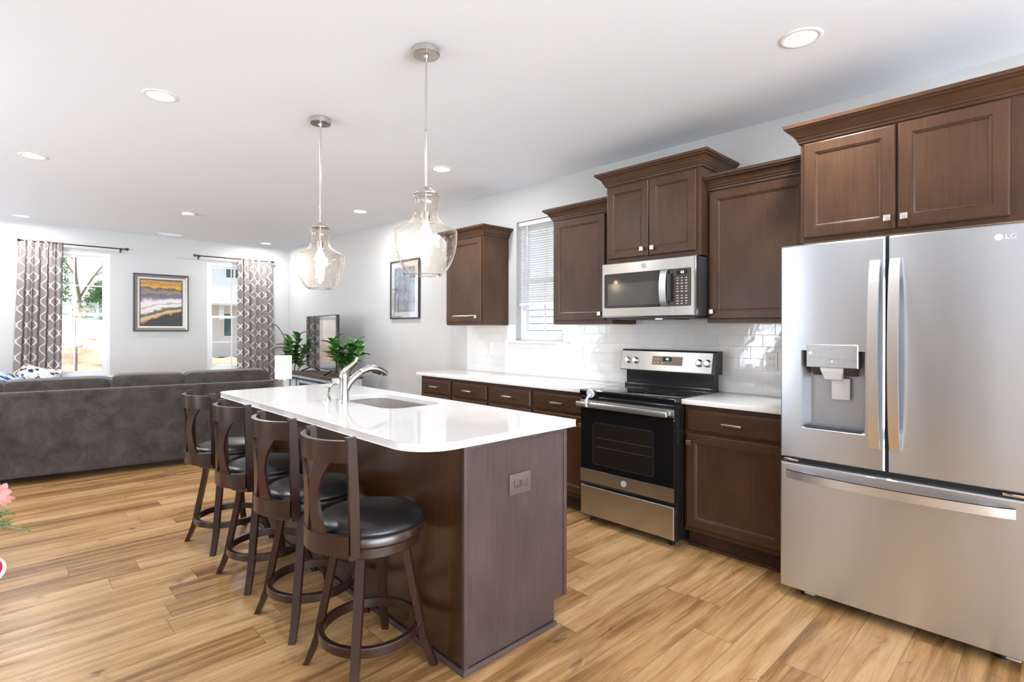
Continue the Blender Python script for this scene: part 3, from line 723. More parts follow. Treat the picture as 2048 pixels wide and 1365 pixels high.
# ------------------------------------------------------------------ microwave
def microwave():
    X, y0, y1, z0, z1 = 3.14, 1.614, 2.333, 1.424, 1.806
    t = thing('microwave', 'stainless steel over-the-range microwave with dark glass door', 'microwave', ((X + XW) / 2, (y0 + y1) / 2, z0))
    obj('body', MB().box(X + .035, XW - .012, y0 + .003, y1 - .003, z0 + .004, z1 - .002, .002), M['dgrey'], t)
    mb = MB(); mb.loops([(y0, y1, z0, z1, X + .010), (y0 + .006, y1 - .006, z0 + .004, z1 - .004, X + .002), (y0 + .012, y1 - .012, z0 + .008, z1 - .008, X)], X + .036)
    fr = obj('front_frame', mb, M['steelh'], t, smooth=0)
    wz0, wz1 = 1.489, 1.730
    P = rrect(1.644, 2.307, wz0, wz1, (.012,) * 4, 4)
    obj('door_window', MB().grid([[(X - .0002, y, z) for y, z in P], [(X - .0018, y, z) for y, z in P]], closed_u=True, cap1=True), mat('microwave_glass', (.035, .033, .030), .05, spec=.8), t, smooth=0)
    P = rrect(1.858, 2.275, 1.507, 1.660, (.010,) * 4, 4)
    obj('window_screen', MB().grid([[(X - .0018, y, z) for y, z in P], [(X - .0024, y, z) for y, z in P]], closed_u=True, cap1=True), mat('microwave_mesh', (.075, .07, .062), .12, spec=.7), t, smooth=0)
    cp = obj('control_panel', MB().box(X - .0035, X - .0016, 1.646, 1.770, wz0 + .002, wz1 - .002), mat('microwave_panel', (.045, .028, .024), .25), t, smooth=0)
    obj('display', MB().box(X - .0048, X - .0035, 1.668, 1.742, 1.688, 1.718), M['bglass'], cp, smooth=0)
    text('clock_digits', '43', .026, (X - .0052, 1.702, 1.703), M['bluelight'], cp)
    rd = random.Random(4)
    rows = [1.668, 1.652, 1.634, 1.614, 1.600, 1.582, 1.556, 1.540, 1.522, 1.506]
    for zz in rows:
        for yy in (1.735, 1.705, 1.675):
            wdt = rd.uniform(.004, .009)
            obj('button_mark', MB().box(X - .0042, X - .0035, yy - wdt, yy + wdt, zz - .0022, zz + .0022), M['paleink'], cp, smooth=0)
    pts = [(-.010 - .027 * math.sin(PI * k / 14) ** .55, z1 - .075 - (z1 - z0 - .143) * k / 14) for k in range(15)]
    obj('handle', MB().rectsweep([((X + dx, 1.822, z), (0, .024, 0), (.007, 0, .002)) for dx, z in pts]), M['steelhandle'], t, smooth=40)
    obj('handle_grip', MB().box(X - .030, X - .001, 1.770, 1.797, 1.520, 1.700, .006), M['bplastic'], t)
    obj('seam', MB().box(X - .0005, X + .001, 1.7685, 1.7705, z0 + .008, z1 - .008), M['lgrey'], t, smooth=0)
    bd = obj('badge', MB().lathe_axis([(.017, 0), (.017, .002), (.015, .003), (0, .003)], (X, 1.985, 1.769), (-1, 0, 0), 24), M['mgrey'], t)
    monogram(bd, X - .0034, 1.985, 1.769, .010)
    obj('bottom_vent', MB().box(X + .03, XW - .05, y0 + .02, y1 - .02, z0 - .012, z0 + .004, .004), M['dgrey'], t)
    obj('grease_filter', MB().box(X + .06, X + .28, 1.80, 2.12, z0 - .017, z0 - .012), M['bplastic'], t, smooth=0)
    obj('task_light', MB().lathe([(.02, z0 - .0165), (.026, z0 - .012)], X + .05, 1.90, 20), M['whitelight'], t)
microwave()

# ------------------------------------------------------------------ refrigerator
def refrigerator():
    X, y0, y1 = 2.872, .100, 1.020; ys = .567
    t = thing('refrigerator', 'stainless steel french-door refrigerator with water dispenser', 'refrigerator', (3.2, ys, 0))
    obj('body', MB().box(X + .085, XW - .03, y0 + .008, y1 - .008, .04, 1.752, .004), M['mgrey'], t)
    BULGE = .005
    def skin(mb, a, b, c, e, hole=None, n=20):
        """gently bowed front skin between y a..b and z c..e, with an optional opening"""
        ys = [a + (b - a) * k / n for k in range(n + 1)]; zs = [c, e]
        if hole: ys = sorted({*[y for y in ys if not (abs(y - hole[0]) < .006 or abs(y - hole[1]) < .006)], hole[0], hole[1]}); zs = [c, hole[2], hole[3], e]
        fx = lambda y: X - BULGE * (1 - ((y - a) / (b - a) * 2 - 1) ** 2)
        V = [[mb.bm.verts.new((fx(y), y, z)) for z in zs] for y in ys]
        for i in range(len(ys) - 1):
            for j in range(len(zs) - 1):
                if hole and j == 1 and hole[0] - 1e-6 < (ys[i] + ys[i + 1]) / 2 < hole[1]: continue
                mb.bm.faces.new((V[i][j], V[i + 1][j], V[i + 1][j + 1], V[i][j + 1]))
        if hole:
            P = [(y, hole[2]) for y in ys if hole[0] <= y <= hole[1]]; P += [(y, hole[3]) for y, _ in reversed(P)]
            mb.grid([[(fx(y), y, z) for y, z in P], [(X + .003, y, z) for y, z in P]], closed_u=True)
        for y0_, y1_, zz in ((a, b, c), (a, b, e)):
            mb.grid([[(fx(y), y, zz) for y in ys], [(X, y, zz) for y in ys]])
        return mb
    def panel(a, b, c, e, hole=None):
        mb = MB().loops(rim(a, b, c, e), X + .08, cap=False); skin(mb, a + .010, b - .010, c + .010, e - .010, hole)
        bmesh.ops.remove_doubles(mb.bm, verts=mb.bm.verts[:], dist=1e-5); return mb
    def rim(a, b, c, e): return [(a, b, c, e, X + .016), (a + .004, b - .004, c + .004, e - .004, X + .005), (a + .010, b - .010, c + .010, e - .010, X)]
    cav = (.650, .920, .854, 1.238)
    dl = obj('door', panel(ys + .004, y1, .700, 1.760, cav), M['steel'], t, smooth=20)
    obj('dispenser_recess', MB().loops([(*cav, X + .0005), (cav[0] + .004, cav[1] - .004, cav[2] + .006, cav[3] - .002, X + .008), (cav[0] + .022, cav[1] - .022, cav[2] + .020, cav[3] - .004, X + .075)]), M['recess'], dl, smooth=0)
    dr = obj('door', panel(y0, ys - .004, .700, 1.760), M['steel'], t, smooth=20)
    dw = obj('freezer_drawer', panel(y0, y1, .046, .676), M['steel'], t, smooth=20)
    obj('gap_trim', MB().box(X + .03, X + .09, y0 + .006, y1 - .006, .676, .700), M['bplastic'], t, smooth=0)
    obj('center_gasket', MB().box(X + .022, X + .088, ys - .0045, ys + .0045, .70, 1.755), M['dgrey'], t, smooth=0)
    for yy in (y1 - .05, y0 + .05):
        obj('hinge', MB().box(X + .006, X + .03, yy - .035, yy + .035, .682, .694, .003), M['chrome'], t)
    # dispenser
    pn = MB().loops([(.676, .894, 1.158, 1.268, X - .007), (.679, .891, 1.161, 1.265, X - .010)], X + .05)
    pn = obj('dispenser_panel', pn, mat('dispenser_panel_grey', (.52, .525, .53), .25, .6), dl, smooth=0)
    for yy, zz, wdt in ((.865, 1.207, .010), (.83, 1.208, .011), (.795, 1.203, .008), (.762, 1.201, .014), (.728, 1.199, .012), (.695, 1.198, .006), (.862, 1.178, .012), (.803, 1.180, .006), (.782, 1.180, .006), (.758, 1.178, .009), (.783, 1.252, .010)):
        obj('panel_mark', MB().box(X - .0112, X - .010, yy - wdt, yy + wdt, zz - .0018, zz + .0018), M['mgrey'], pn, smooth=0)
    for yy, zz, r in ((.876, 1.226, .0065), (.783, 1.188, .0036)):
        obj('indicator_light', MB().lathe_axis([(r, 0), (r, .001)], (X - .010, yy, zz), (-1, 0, 0), 16), M['whitelight'], pn)
    obj('dispenser_hood', MB().grid([[(X + .004, .884, 1.160), (X + .004, .686, 1.160), (X + .07, .686, 1.160), (X + .07, .884, 1.160)], [(X + .040, .876, 1.118), (X + .040, .694, 1.118), (X + .073, .694, 1.118), (X + .073, .876, 1.118)]], closed_u=True, cap0=True, cap1=True), M['dgrey'], dl, smooth=0)
    obj('nozzle', MB().grid([[(X + .002, .838, 1.158), (X + .002, .738, 1.158), (X + .06, .738, 1.158), (X + .06, .838, 1.158)], [(X + .004, .834, 1.140), (X + .004, .742, 1.140), (X + .06, .742, 1.140), (X + .06, .834, 1.140)], [(X + .022, .822, 1.100), (X + .022, .752, 1.100), (X + .06, .752, 1.100), (X + .06, .822, 1.100)]], closed_u=True, cap0=True, cap1=True), M['lgrey'], dl, smooth=0)
    obj('paddle', MB().box(X + .050, X + .064, .722, .802, 1.002, 1.105, .006), M['lgrey'], dl)
    obj('drip_tray', MB().box(X + .004, X + .073, .664, .906, .858, .868, .003), M['dgrey'], dl)
    # handles: wide bowed bars
    def vbar(par, y, z0, z1):
        fr = []
        for k in range(17):
            f = k / 16; bow = math.sin(PI * f) ** .6
            fr.append(((X - .012 - .050 * bow, y, z0 + (z1 - z0) * f), (0, .0195, 0), (.008, 0, 0)))
        h = obj('handle', MB().rectsweep(fr), M['steelhandle'], par, smooth=50)
        for z in (z0 + .06, z1 - .06): obj('handle_mount', MB().box(X - .024, X, y - .010, y + .010, z - .03, z + .03, .004), M['steelhandle'], h)
    vbar(dl, .609, .803, 1.652); vbar(dr, .534, .806, 1.654)
    fr = []
    for k in range(25):
        f = k / 24; bow = math.sin(PI * f) ** .6
        fr.append(((X - .008 - .052 * bow, .985 - (.985 - .145) * f, .620), (0, 0, .019), (.007, 0, 0)))
    h = obj('handle', MB().rectsweep(fr), M['steelhandle'], dw, smooth=50)
    for y in (.90, .23): obj('handle_mount', MB().box(X - .026, X, y - .03, y + .03, .610, .630, .004), M['steelhandle'], h)
    # maker's mark on the right door: round face and letters
    mk = obj('logo_disc', MB().lathe_axis([(.0125, 0), (.0125, .0020)], (X - .003, .196, 1.706), (-1, 0, 0), 28), M['white'], dr)
    text('logo_letters', 'LG', .028, (X - .0042, .1605, 1.705), M['white'], dr, depth=.0012)
    for yy in (y1 - .09, y0 + .09):
        obj('front_foot', MB().lathe([(.022, 0), (.022, .03), (.012, .034), (.012, .05)], X + .10, yy, 16), M['bplastic'], t)
        obj('leveling_bracket', MB().box(X + .04, X + .07, yy - .06, yy - .015, .026, .046, .003), M['lgrey'], t)
refrigerator()

# ------------------------------------------------------------------ island
def island():
    x0, x1, y0, y1 = 1.315, 1.920, 1.624, 3.985
    t = thing('kitchen_island', 'dark brown wooden kitchen island base under the white quartz top', 'island', ((x0 + x1) / 2, (y0 + y1) / 2, 0))
    obj('body', MB().box(x0 + .012, x1 - .02, y0 + .014, y1 - .012, .105, .884), M['cab'], t, smooth=0)
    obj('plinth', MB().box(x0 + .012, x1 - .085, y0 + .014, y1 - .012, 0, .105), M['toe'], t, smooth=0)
    # end panel with toe-kick notch, polygon in X-Z
    P = [(x0 + .01, 0), (x1 - .082, 0), (x1 - .082, .105), (x1, .105), (x1, .884), (x0 + .01, .884)]
    obj('end_panel', MB().grid([[(x, y0 + .004, z) for x, z in P], [(x, y0 + .014, z) for x, z in P]], closed_u=True, cap0=True, cap1=True), M['panel'], t, smooth=0)
    obj('back_panel', MB().box(x0, x0 + .012, y0 + .012, y1, 0, .884), M['panelback'], t, smooth=0)
    obj('corner_trim', MB().box(x0 - .006, x0 + .018, y0 - .004, y0 + .016, 0, .884, .003), M['panel'], t)
    obj('corner_trim', MB().box(x1 - .020, x1 + .002, y0 - .001, y0 + .006, .105, .884, .002), M['panel'], t)
    obj('top_trim', MB().box(x0 + .018, x1 - .02, y0 - .002, y0 + .006, .862, .884, .002), M['panel'], t)
    # shoe molding, quarter round along the end and the back
    def q(nm, pts):
        prof = [(0, 0), (.013, 0), (.0125, .006), (.010, .012), (.005, .016), (0, .017)]
        rows = []
        for (px, py), (nx, ny) in pts: rows.append([(px + nx * a, py + ny * a, b) for a, b in prof])
        obj(nm, MB().grid(rows, closed_u=True, cap0=True, cap1=True), M['panel'], t, smooth=40)
    q('shoe_molding', [((x0 - .006, y0 - .004), (-1, -1)), ((x1 - .082, y0 - .004), (0, -1))])
    q('shoe_molding', [((x0 - .006, y0 - .004), (-1, -1)), ((x0 - .006, y1), (-1, 0))])
    for k in range(4):
        a = y0 + .03 + k * .585
        obj('door', MB().grid([[(x1 - .0, a, .135), (x1, a + .56, .135), (x1, a + .56, .855), (x1, a, .855)], [(x1 - .02, a, .135), (x1 - .02, a + .56, .135), (x1 - .02, a + .56, .855), (x1 - .02, a, .855)]], closed_u=True, cap0=True, cap1=True), M['cab'], t, smooth=0)
    return t
island()

SK = (1.500, 1.868, 2.482, 3.180)                 # sink cut-out
def island_top():
    t = thing('island_countertop', 'white quartz island countertop with rounded seating corners and sink cut-out', 'countertop', (1.53, 2.8, .884))
    outer = rrect(1.088, 1.968, 1.606, 4.003, (.17, .006, .02, .10), 24); inner = rrect(*SK, (.10,) * 4, 16)
    mb = MB(); bm = mb.bm; b = .003
    def ring(poly, z, grow):
        n = len(poly); cx = sum(p[0] for p in poly) / n; cy_ = sum(p[1] for p in poly) / n
        return [bm.verts.new((x + math.copysign(grow, x - cx), y + math.copysign(grow, y - cy_), z)) for x, y in poly]
    rings_o = [ring(outer, z, g) for z, g in ((.884, -b), (.884 + b, 0), (.914 - b, 0), (.914, -b))]
    rings_i = [ring(inner, z, g) for z, g in ((.884, 0), (.914 - b, 0), (.914, b))]
    for R in (rings_o, rings_i):
        for a, c in zip(R[:-1], R[1:]):
            for j in range(len(a)):
                k = (j + 1) % len(a); bm.faces.new((a[j], a[k], c[k], c[j]))
    bm.edges.ensure_lookup_table()
    def fill(ra, rb):
        es = []
        for r in (ra, rb):
            for j in range(len(r)):
                v, u = r[j], r[(j + 1) % len(r)]
                es.append(bm.edges.get((v, u)) or bm.edges.new((v, u)))
        bmesh.ops.triangle_fill(bm, use_beauty=True, use_dissolve=False, edges=es)
    fill(rings_o[-1], rings_i[-1]); fill(rings_o[0], rings_i[0])
    obj('slab', mb, M['quartz'], t, smooth=0)
    # undermount sink
    lo = []
    for grow, z, r in ((.014, .883, .10), (.010, .879, .10), (.006, .80, .10), (0.0, .71, .09), (-.03, .690, .07), (-.10, .684, .05)):
        lo.append([(x, y, z) for x, y in rrect(SK[0] - grow, SK[1] + grow, SK[2] - grow, SK[3] + grow, (r,) * 4, 8)])
    sk = thing('sink', 'undermount stainless steel sink in the island countertop', 'sink', (1.68, 2.83, .684))
    obj('bowl', MB().grid(lo, closed_u=True, cap1=True), M['sink'], sk, smooth=60)
    obj('drain', MB().lathe([(.045, .686), (.042, .690), (.03, .686), (0, .686)], 1.69, 2.83, 24), M['chrome'], sk)
island_top()

def faucet():
    fx, fy, z0 = 1.452, 2.895, .914
    t = thing('faucet', 'brushed nickel single-lever pull-out faucet on the island', 'faucet', (fx, fy, z0))
    obj('base', MB().lathe([(.031, z0), (.031, z0 + .006), (.029, z0 + .016), (.027, z0 + .019)], fx, fy, 28), M['chrome'], t)
    obj('body', MB().lathe([(.029, z0 + .018), (.0265, z0 + .05), (.0245, z0 + .10), (.0255, z0 + .14), (.027, z0 + .155), (.022, z0 + .172), (.012, z0 + .18), (0, z0 + .181)], fx, fy, 32), M['nickel'], t)
    def sm(P, n=6):
        out = []
        for i in range(len(P) - 1):
            p0, p1, p2, p3 = P[max(i - 1, 0)], P[i], P[i + 1], P[min(i + 2, len(P) - 1)]
            for k in range(n):
                s = k / n
                out.append(tuple(.5 * ((2 * b) + (-a + c) * s + (2 * a - 5 * b + 4 * c - d) * s * s + (-a + 3 * b - 3 * c + d) * s ** 3) for a, b, c, d in zip(p0, p1, p2, p3)))
        out.append(P[-1]); return out
    P = sm([(fx - .012, fy, z0 + .165), (fx + .010, fy, z0 + .190), (fx + .040, fy, z0 + .212), (fx + .068, fy, z0 + .232), (fx + .084, fy, z0 + .256)]); n = len(P)
    obj('lever', MB().tube(P, [.017 - .011 * (i / (n - 1)) ** .7 + (.003 if i > n - 6 else 0) for i in range(n)], 12), M['nickel'], t)
    P = sm([(fx + .004, fy, z0 + .072), (fx + .040, fy, z0 + .122), (fx + .098, fy, z0 + .166)]); n = len(P)
    obj('spout_arm', MB().tube(P, [.024 - .006 * i / (n - 1) for i in range(n)], 14), M['nickel'], t)
    P = sm([(fx + .100, fy, z0 + .1675), (fx + .145, fy, z0 + .186), (fx + .195, fy, z0 + .188), (fx + .240, fy, z0 + .174), (fx + .276, fy, z0 + .152)]); n = len(P)
    obj('spray_head', MB().tube(P, [.0175 + .004 * math.sin(PI * i / (n - 1)) for i in range(n)], 14), M['chrome'], t)
    obj('joint_ring', MB().lathe_axis([(.0165, 0), (.0165, .004)], (fx + .097, fy, z0 + .1655), (.045, 0, .0195), 18), M['bplastic'], t)
    obj('spray_button', MB().tube([(fx + .180, fy, z0 + .172), (fx + .215, fy, z0 + .163), (fx + .235, fy, z0 + .154)], .010, 10), M['bplastic'], t)
    obj('aerator', MB().lathe_axis([(.015, 0), (.013, .010), (0, .010)], (fx + .262, fy, z0 + .152), (.25, 0, -1), 18), M['dgrey'], t)
    sx, sy = 1.428, 3.062
    s = thing('soap_dispenser', 'small brushed nickel soap dispenser beside the faucet', 'soap dispenser', (sx, sy, z0))
    obj('base', MB().lathe([(.026, z0), (.025, z0 + .008), (.016, z0 + .030), (.010, z0 + .036)], sx, sy, 24), M['chrome'], s)
    obj('pump', MB().lathe([(.010, z0 + .034), (.010, z0 + .044), (.017, z0 + .062), (.020, z0 + .078), (.017, z0 + .080), (0, z0 + .080)], sx, sy, 24), M['nickel'], s)
    obj('spout', MB().tube(sm([(sx + .010, sy, z0 + .070), (sx + .030, sy - .004, z0 + .090), (sx + .058, sy - .008, z0 + .096), (sx + .084, sy - .012, z0 + .082)]), .006, 10), M['nickel'], s)
faucet()

# ------------------------------------------------------------------ outlets
def outlet(name, face, a, z, wd, ht, label, mplate, horizontal=False, switch=False, at=None):
    """plate on the range wall tile ('x') or on the island end ('y')"""
    t = thing(name, label, 'switch' if switch else 'outlet', ((at, a, z) if face == 'x' else (a, at, z)))
    def bx(u0, u1, c0, c1, d0, d1, b=0.0):
        return MB().box(at - d1, at - d0, u0, u1, c0, c1, b) if face == 'x' else MB().box(u0, u1, at - d1, at - d0, c0, c1, b)
    obj('plate', bx(a - wd / 2, a + wd / 2, z - ht / 2, z + ht / 2, 0, .006, .002), mplate, t)
    for s in (-1, 1):
        u, c = (a + s * .021, z) if horizontal else (a, z + s * .021)
        if switch:
            if s > 0: obj('rocker', bx(a - .016, a + .016, z - .033, z + .033, .006, .009, .001), mplate, t)
            continue
        r = obj('receptacle', bx(u - .0165, u + .0165, c - .0145, c + .0145, .006, .0085, .004), mplate, t)
        for k in (-1, 1):
            if horizontal: obj('slot', bx(u - .005, u + .005, c + k * .006 - .0012, c + k * .006 + .0012, .0085, .0088), M['bplastic'], r, smooth=0)
            else: obj('slot', bx(u + k * .006 - .0012, u + k * .006 + .0012, c - .005, c + .005, .0085, .0088), M['bplastic'], r, smooth=0)
        obj('ground_hole', bx(u - .0018, u + .0018, c - .0115, c - .0085, .0085, .0088), M['bplastic'], r, smooth=0)
    return t
outlet('wall_outlet', 'x', 2.907, 1.143, .072, .116, 'white outlet on the tile just right of the kitchen window sill', M['white'], at=XW - .009)
outlet('wall_outlet', 'x', 1.330, 1.137, .072, .116, 'white outlet on the tile beside the refrigerator', M['white'], at=XW - .009)
outlet('light_switch', 'x', 4.035, 1.150, .072, .116, 'white switch plate on the tile left of the kitchen window sill', M['white'], switch=True, at=XW - .009)
outlet('island_outlet', 'y', 1.616, .683, .126, .088, 'brown outlet plate on the end panel of the island', M['brownplate'], horizontal=True, at=1.628)

# ------------------------------------------------------------------ kitchen blind
def blind():
    y0, y1 = 3.105, 3.675; xb = XW + .035
    t = thing('window_blind', 'white mini blind lowered over most of the kitchen window', 'blind', (xb, (y0 + y1) / 2, 1.575))
    obj('headrail', MB().box(xb - .018, xb + .018, y0, y1, 2.325, 2.362, .003), M['white'], t)
    mb = MB(); n = 34
    for k in range(n):
        z = 2.315 - (2.315 - 1.60) * k / (n - 1)
        mb.grid([[(xb - .012, y0 + .004, z + .006), (xb, y0 + .004, z + .0015), (xb + .012, y0 + .004, z - .006)], [(xb - .012, y1 - .004, z + .006), (xb, y1 - .004, z + .0015), (xb + .012, y1 - .004, z - .006)]])
    m = mat('blind_slat', (.86, .86, .86), .45); t2 = NT(m)
    tr = t2.add('ShaderNodeBsdfTranslucent'); tr.inputs[0].default_value = (.8, .82, .85, 1)
    x = t2.add('ShaderNodeMixShader'); x.inputs[0].default_value = .25
    t2.l.new(t2.b.outputs[0], x.inputs[1]); t2.l.new(tr.outputs[0], x.inputs[2]); t2.l.new(x.outputs[0], t2.n['Material Output'].inputs['Surface'])
    obj('slats', mb, m, t, smooth=0)
    obj('bottom_rail', MB().box(xb - .012, xb + .012, y0 + .003, y1 - .003, 1.566, 1.592, .003), M['white'], t)
    for y in (y0 + .10, y1 - .10): obj('ladder_cord', MB().tube([(xb - .0135, y, 2.33), (xb - .0135, y, 1.58)], .0012, 6), M['white'], t)
    obj('tilt_wand', MB().tube([(xb - .022, y1 - .12, 2.33), (xb - .024, y1 - .12, 1.86)], .004, 8), M['lgrey'], t)
blind()

# ------------------------------------------------------------------ bar stools
def make_stool(label):
    t = thing('bar_stool', label, 'stool', (0, 0, 0), 'bar stools along the island')
    W = M['stool']
    obj('seat_cushion', MB().lathe([(.200, .572), (.207, .582), (.206, .594), (.190, .610), (.150, .622), (.09, .629), (0, .631)], 0, 0, 48, cap=False), M['leather'], t, smooth=80)
    obj('seat_ring', MB().lathe([(.190, .540), (.206, .540), (.210, .545), (.210, .570), (.206, .576), (.190, .577)], 0, 0, 48), W, t)
    obj('swivel_plate', MB().lathe([(.150, .494), (.188, .494), (.193, .499), (.193, .532), (.188, .538), (.150, .538)], 0, 0, 48), W, t)
    CX, R = -.032, .212
    def arc(a0, a1, z0, z1, th, n=20, nm='x', lean=0.0):
        rows = []
        for k in range(n + 1):
            a = PI + a0 + (a1 - a0) * k / n; c, s = math.cos(a), math.sin(a)
            q = lambda r, z: (CX + (r + lean * (z - .56)) * c, (r + lean * (z - .56)) * s, z)
            rows.append([q(R - th / 2, z0), q(R + th / 2, z0), q(R + th / 2, z1), q(R - th / 2, z1)])
        return obj(nm, MB().grid(rows, closed_u=True, cap0=True, cap1=True), W, t, smooth=40)
    A = math.radians(47)
    arc(-A, A, .862, .940, .020, nm='top_rail', lean=.03)
    arc(-A, A, .528, .600, .022, nm='back_apron')
    for s in (-1, 1):
        a = PI + s * (A + .03); c, sn = math.cos(a), math.sin(a); rad = Vector((1, 0, 0)); tan = Vector((0, 1, 0))
        fr = []
        for z, dd in ((.512, 0), (.60, 0), (.75, -.004), (.90, -.012), (.952, -.016)):
            fr.append(((CX + R * c + .012 + dd, R * sn, z), rad * .0185, tan * .008))
        obj('back_post', MB().rectsweep(fr), W, t, smooth=30)
    # two curved slats that meet at mid height
    for s in (-1, 1):
        rows = []
        for k in range(19):
            f = k / 18; z = .592 + (.868 - .592) * f
            off = .027 + .042 * (2 * f - .95) ** 2 * (.8 if f < .5 else 1.15); hw = .0255 + .008 * abs(2 * f - 1)
            r = R + .03 * (z - .56); row = []
            for rr, aa in ((r - .006, off - hw), (r + .006, off - hw), (r + .006, off + hw), (r - .006, off + hw)):
                a = PI + s * max(aa, .001) / R; row.append((CX + rr * math.cos(a), rr * math.sin(a), z))
            rows.append(row)
        obj('splat', MB().grid(rows, closed_u=True, cap0=True, cap1=True), W, t, smooth=50)
    for k in range(4):
        a = PI / 4 + k * PI / 2; rad = Vector((math.cos(a), math.sin(a), 0)); tan = Vector((-math.sin(a), math.cos(a), 0)); fr = []
        for z, r, hw in ((.496, .138, .0165), (.40, .152, .017), (.30, .172, .0165), (.20, .193, .016), (.12, .208, .0155), (.06, .229, .0145), (.02, .246, .014), (0, .256, .014)):
            fr.append((rad * r + Vector((0, 0, z)), tan * hw, rad * (.0135 if z > .05 else .012)))
        obj('leg', MB().rectsweep(fr), W, t, smooth=35)
    obj('foot_ring', MB().lathe([(.178, .138), (.196, .138), (.199, .142), (.199, .170), (.196, .174), (.178, .174), (.178, .138)], 0, 0, 48, cap=False), W, t)
    return t
st = make_stool('brown wooden bar stool with black seat, nearest of the row at the island')
st.location = (1.086, 1.935, 0); st.rotation_euler = (0, 0, math.radians(1))
dup(st, (1.086, 2.478, 0), math.radians(3), 'brown wooden bar stool with black seat, second from the near end of the island')
dup(st, (1.086, 3.064, 0), math.radians(5), 'brown wooden bar stool with black seat, third from the near end of the island')
dup(st, (1.086, 3.706, 0), math.radians(8), 'brown wooden bar stool with black seat, farthest of the row and nearest the sofa')

# ------------------------------------------------------------------ pendants and ceiling fittings
def make_pendant(x, y, label):
    t = thing('pendant_light', label, 'pendant light', (x, y, H), 'glass pendants over the island')
    obj('canopy', MB().lathe([(0, H - .001), (.062, H - .001), (.065, H - .004), (.065, H - .030), (.062, H - .033), (.014, H - .034), (.011, H - .046), (0, H - .047)], x, y, 36), M['nickel'], t)
    obj('rod', MB().lathe([(.0055, H - .045), (.0055, 2.31), (.007, 2.308), (.007, 2.296), (.0055, 2.294), (.0055, 2.02)], x, y, 14), M['nickel'], t)
    obj('cap', MB().lathe([(0, 2.026), (.012, 2.024), (.028, 2.012), (.046, 1.998), (.057, 1.992), (.057, 1.988), (0, 1.986)], x, y, 32), M['nickel'], t)
    P = [(.058, 1.988), (.074, 1.984), (.079, 1.976), (.076, 1.966), (.067, 1.958), (.066, 1.93), (.066, 1.905), (.069, 1.885), (.078, 1.868), (.092, 1.853), (.112, 1.842), (.140, 1.831), (.166, 1.819),
         (.1755, 1.812), (.1765, 1.800), (.176, 1.775), (.173, 1.745), (.166, 1.712), (.155, 1.680), (.139, 1.648), (.120, 1.622), (.098, 1.604), (.088, 1.598)]
    obj('glass_shade', MB().lathe([(r * .855, z) for r, z in P], x, y, 56, cap=False), M['seeded'], t, smooth=80)
    rim = [(x + .0752 * math.cos(2 * PI * k / 48), y + .0752 * math.sin(2 * PI * k / 48), 1.598) for k in range(48)]
    obj('rim', MB().tube(rim, .0035, 8, closed=True), thin_glass('rim_glass', (.9, .89, .86), False, 4.0), t)
    obj('socket', MB().lathe([(.005, 1.988), (.005, 1.905), (.018, 1.902), (.019, 1.896), (.019, 1.858), (.015, 1.855)], x, y, 24), M['nickel'], t)
    obj('bulb', MB().lathe([(.013, 1.856), (.015, 1.838), (.026, 1.815), (.031, 1.795), (.030, 1.782), (.022, 1.766), (.010, 1.758), (0, 1.757)], x, y, 24), M['bulb'], t, smooth=80)
    return t
pd = make_pendant(1.503, 2.160, 'nearer glass pendant light over the sink end of the island')
pd['label'] = 'seeded glass pendant with nickel rod, nearer and larger-looking of the two over the island'
dup(pd, (1.513, 3.350, H), label='seeded glass pendant with nickel rod, farther of the two over the island')

def make_can(x, y, label):
    t = thing('recessed_light', label, 'ceiling light', (x, y, H), 'recessed ceiling lights')
    obj('trim_ring', MB().lathe([(.066, H - .002), (.070, H - .006), (.088, H - .004), (.093, H - .0005)], x, y, 40, cap=False), M['white'], t, smooth=60)
    obj('lens', MB().lathe([(0, H - .003), (.067, H - .003)], x, y, 32, cap=False), M['lens'], t, smooth=0)
    return t
CANS = [(2.689, .867, 'lit recessed ceiling light nearest the refrigerator'), (.695, 3.665, 'lit recessed ceiling light left of the pendants'),
        (.223, 5.64, 'lit recessed ceiling light above the near side of the sofa, at the left edge'), (2.715, 3.675, 'lit recessed ceiling light just right of the nearer pendant rod'),
        (3.02, 5.645, 'lit recessed ceiling light between the two pendant shades'), (.244, 8.719, 'lit recessed ceiling light close to the far wall above the left curtain'),
        (3.083, 8.776, 'lit recessed ceiling light in the far corner above the right curtain')]
can0 = None
for x, y, lab in CANS:
    if can0 is None: can0 = make_can(x, y, lab)
    else: dup(can0, (x, y, H), label=lab)
    d = bpy.data.lights.new('recessed_lamp', 'AREA'); d.shape = 'DISK'; d.size = .12; d.energy = CAN_POWER; d.color = (.97, .98, 1)
    o = bpy.data.objects.new('recessed_lamp', d); C.objects.link(o); o.location = (x, y, H - .008)
single('smoke_detector', MB().lathe([(.066, H - .0005), (.066, H - .016), (.058, H - .030), (.02, H - .034), (0, H - .034)], 1.640, 7.152, 32), M['white'], 'round white smoke detector on the living room ceiling', 'smoke detector', (1.64, 7.152, H - .034))
def vent():
    t = thing('ceiling_vent', 'white slotted air vent in the ceiling near the far wall', 'vent', (1.80, 8.93, H))
    obj('frame', MB().box(1.64, 1.96, 8.86, 9.00, H - .008, H - .0005, .003), M['white'], t)
    for k in range(6): obj('louver', MB().box(1.66, 1.94, 8.876 + k * .019, 8.886 + k * .019, H - .014, H - .008), M['white'], t, smooth=0)
    obj('damper_slot', MB().box(1.652, 1.70, 8.87, 8.99, H - .0098, H - .008), M['dgrey'], t, smooth=0)
vent()

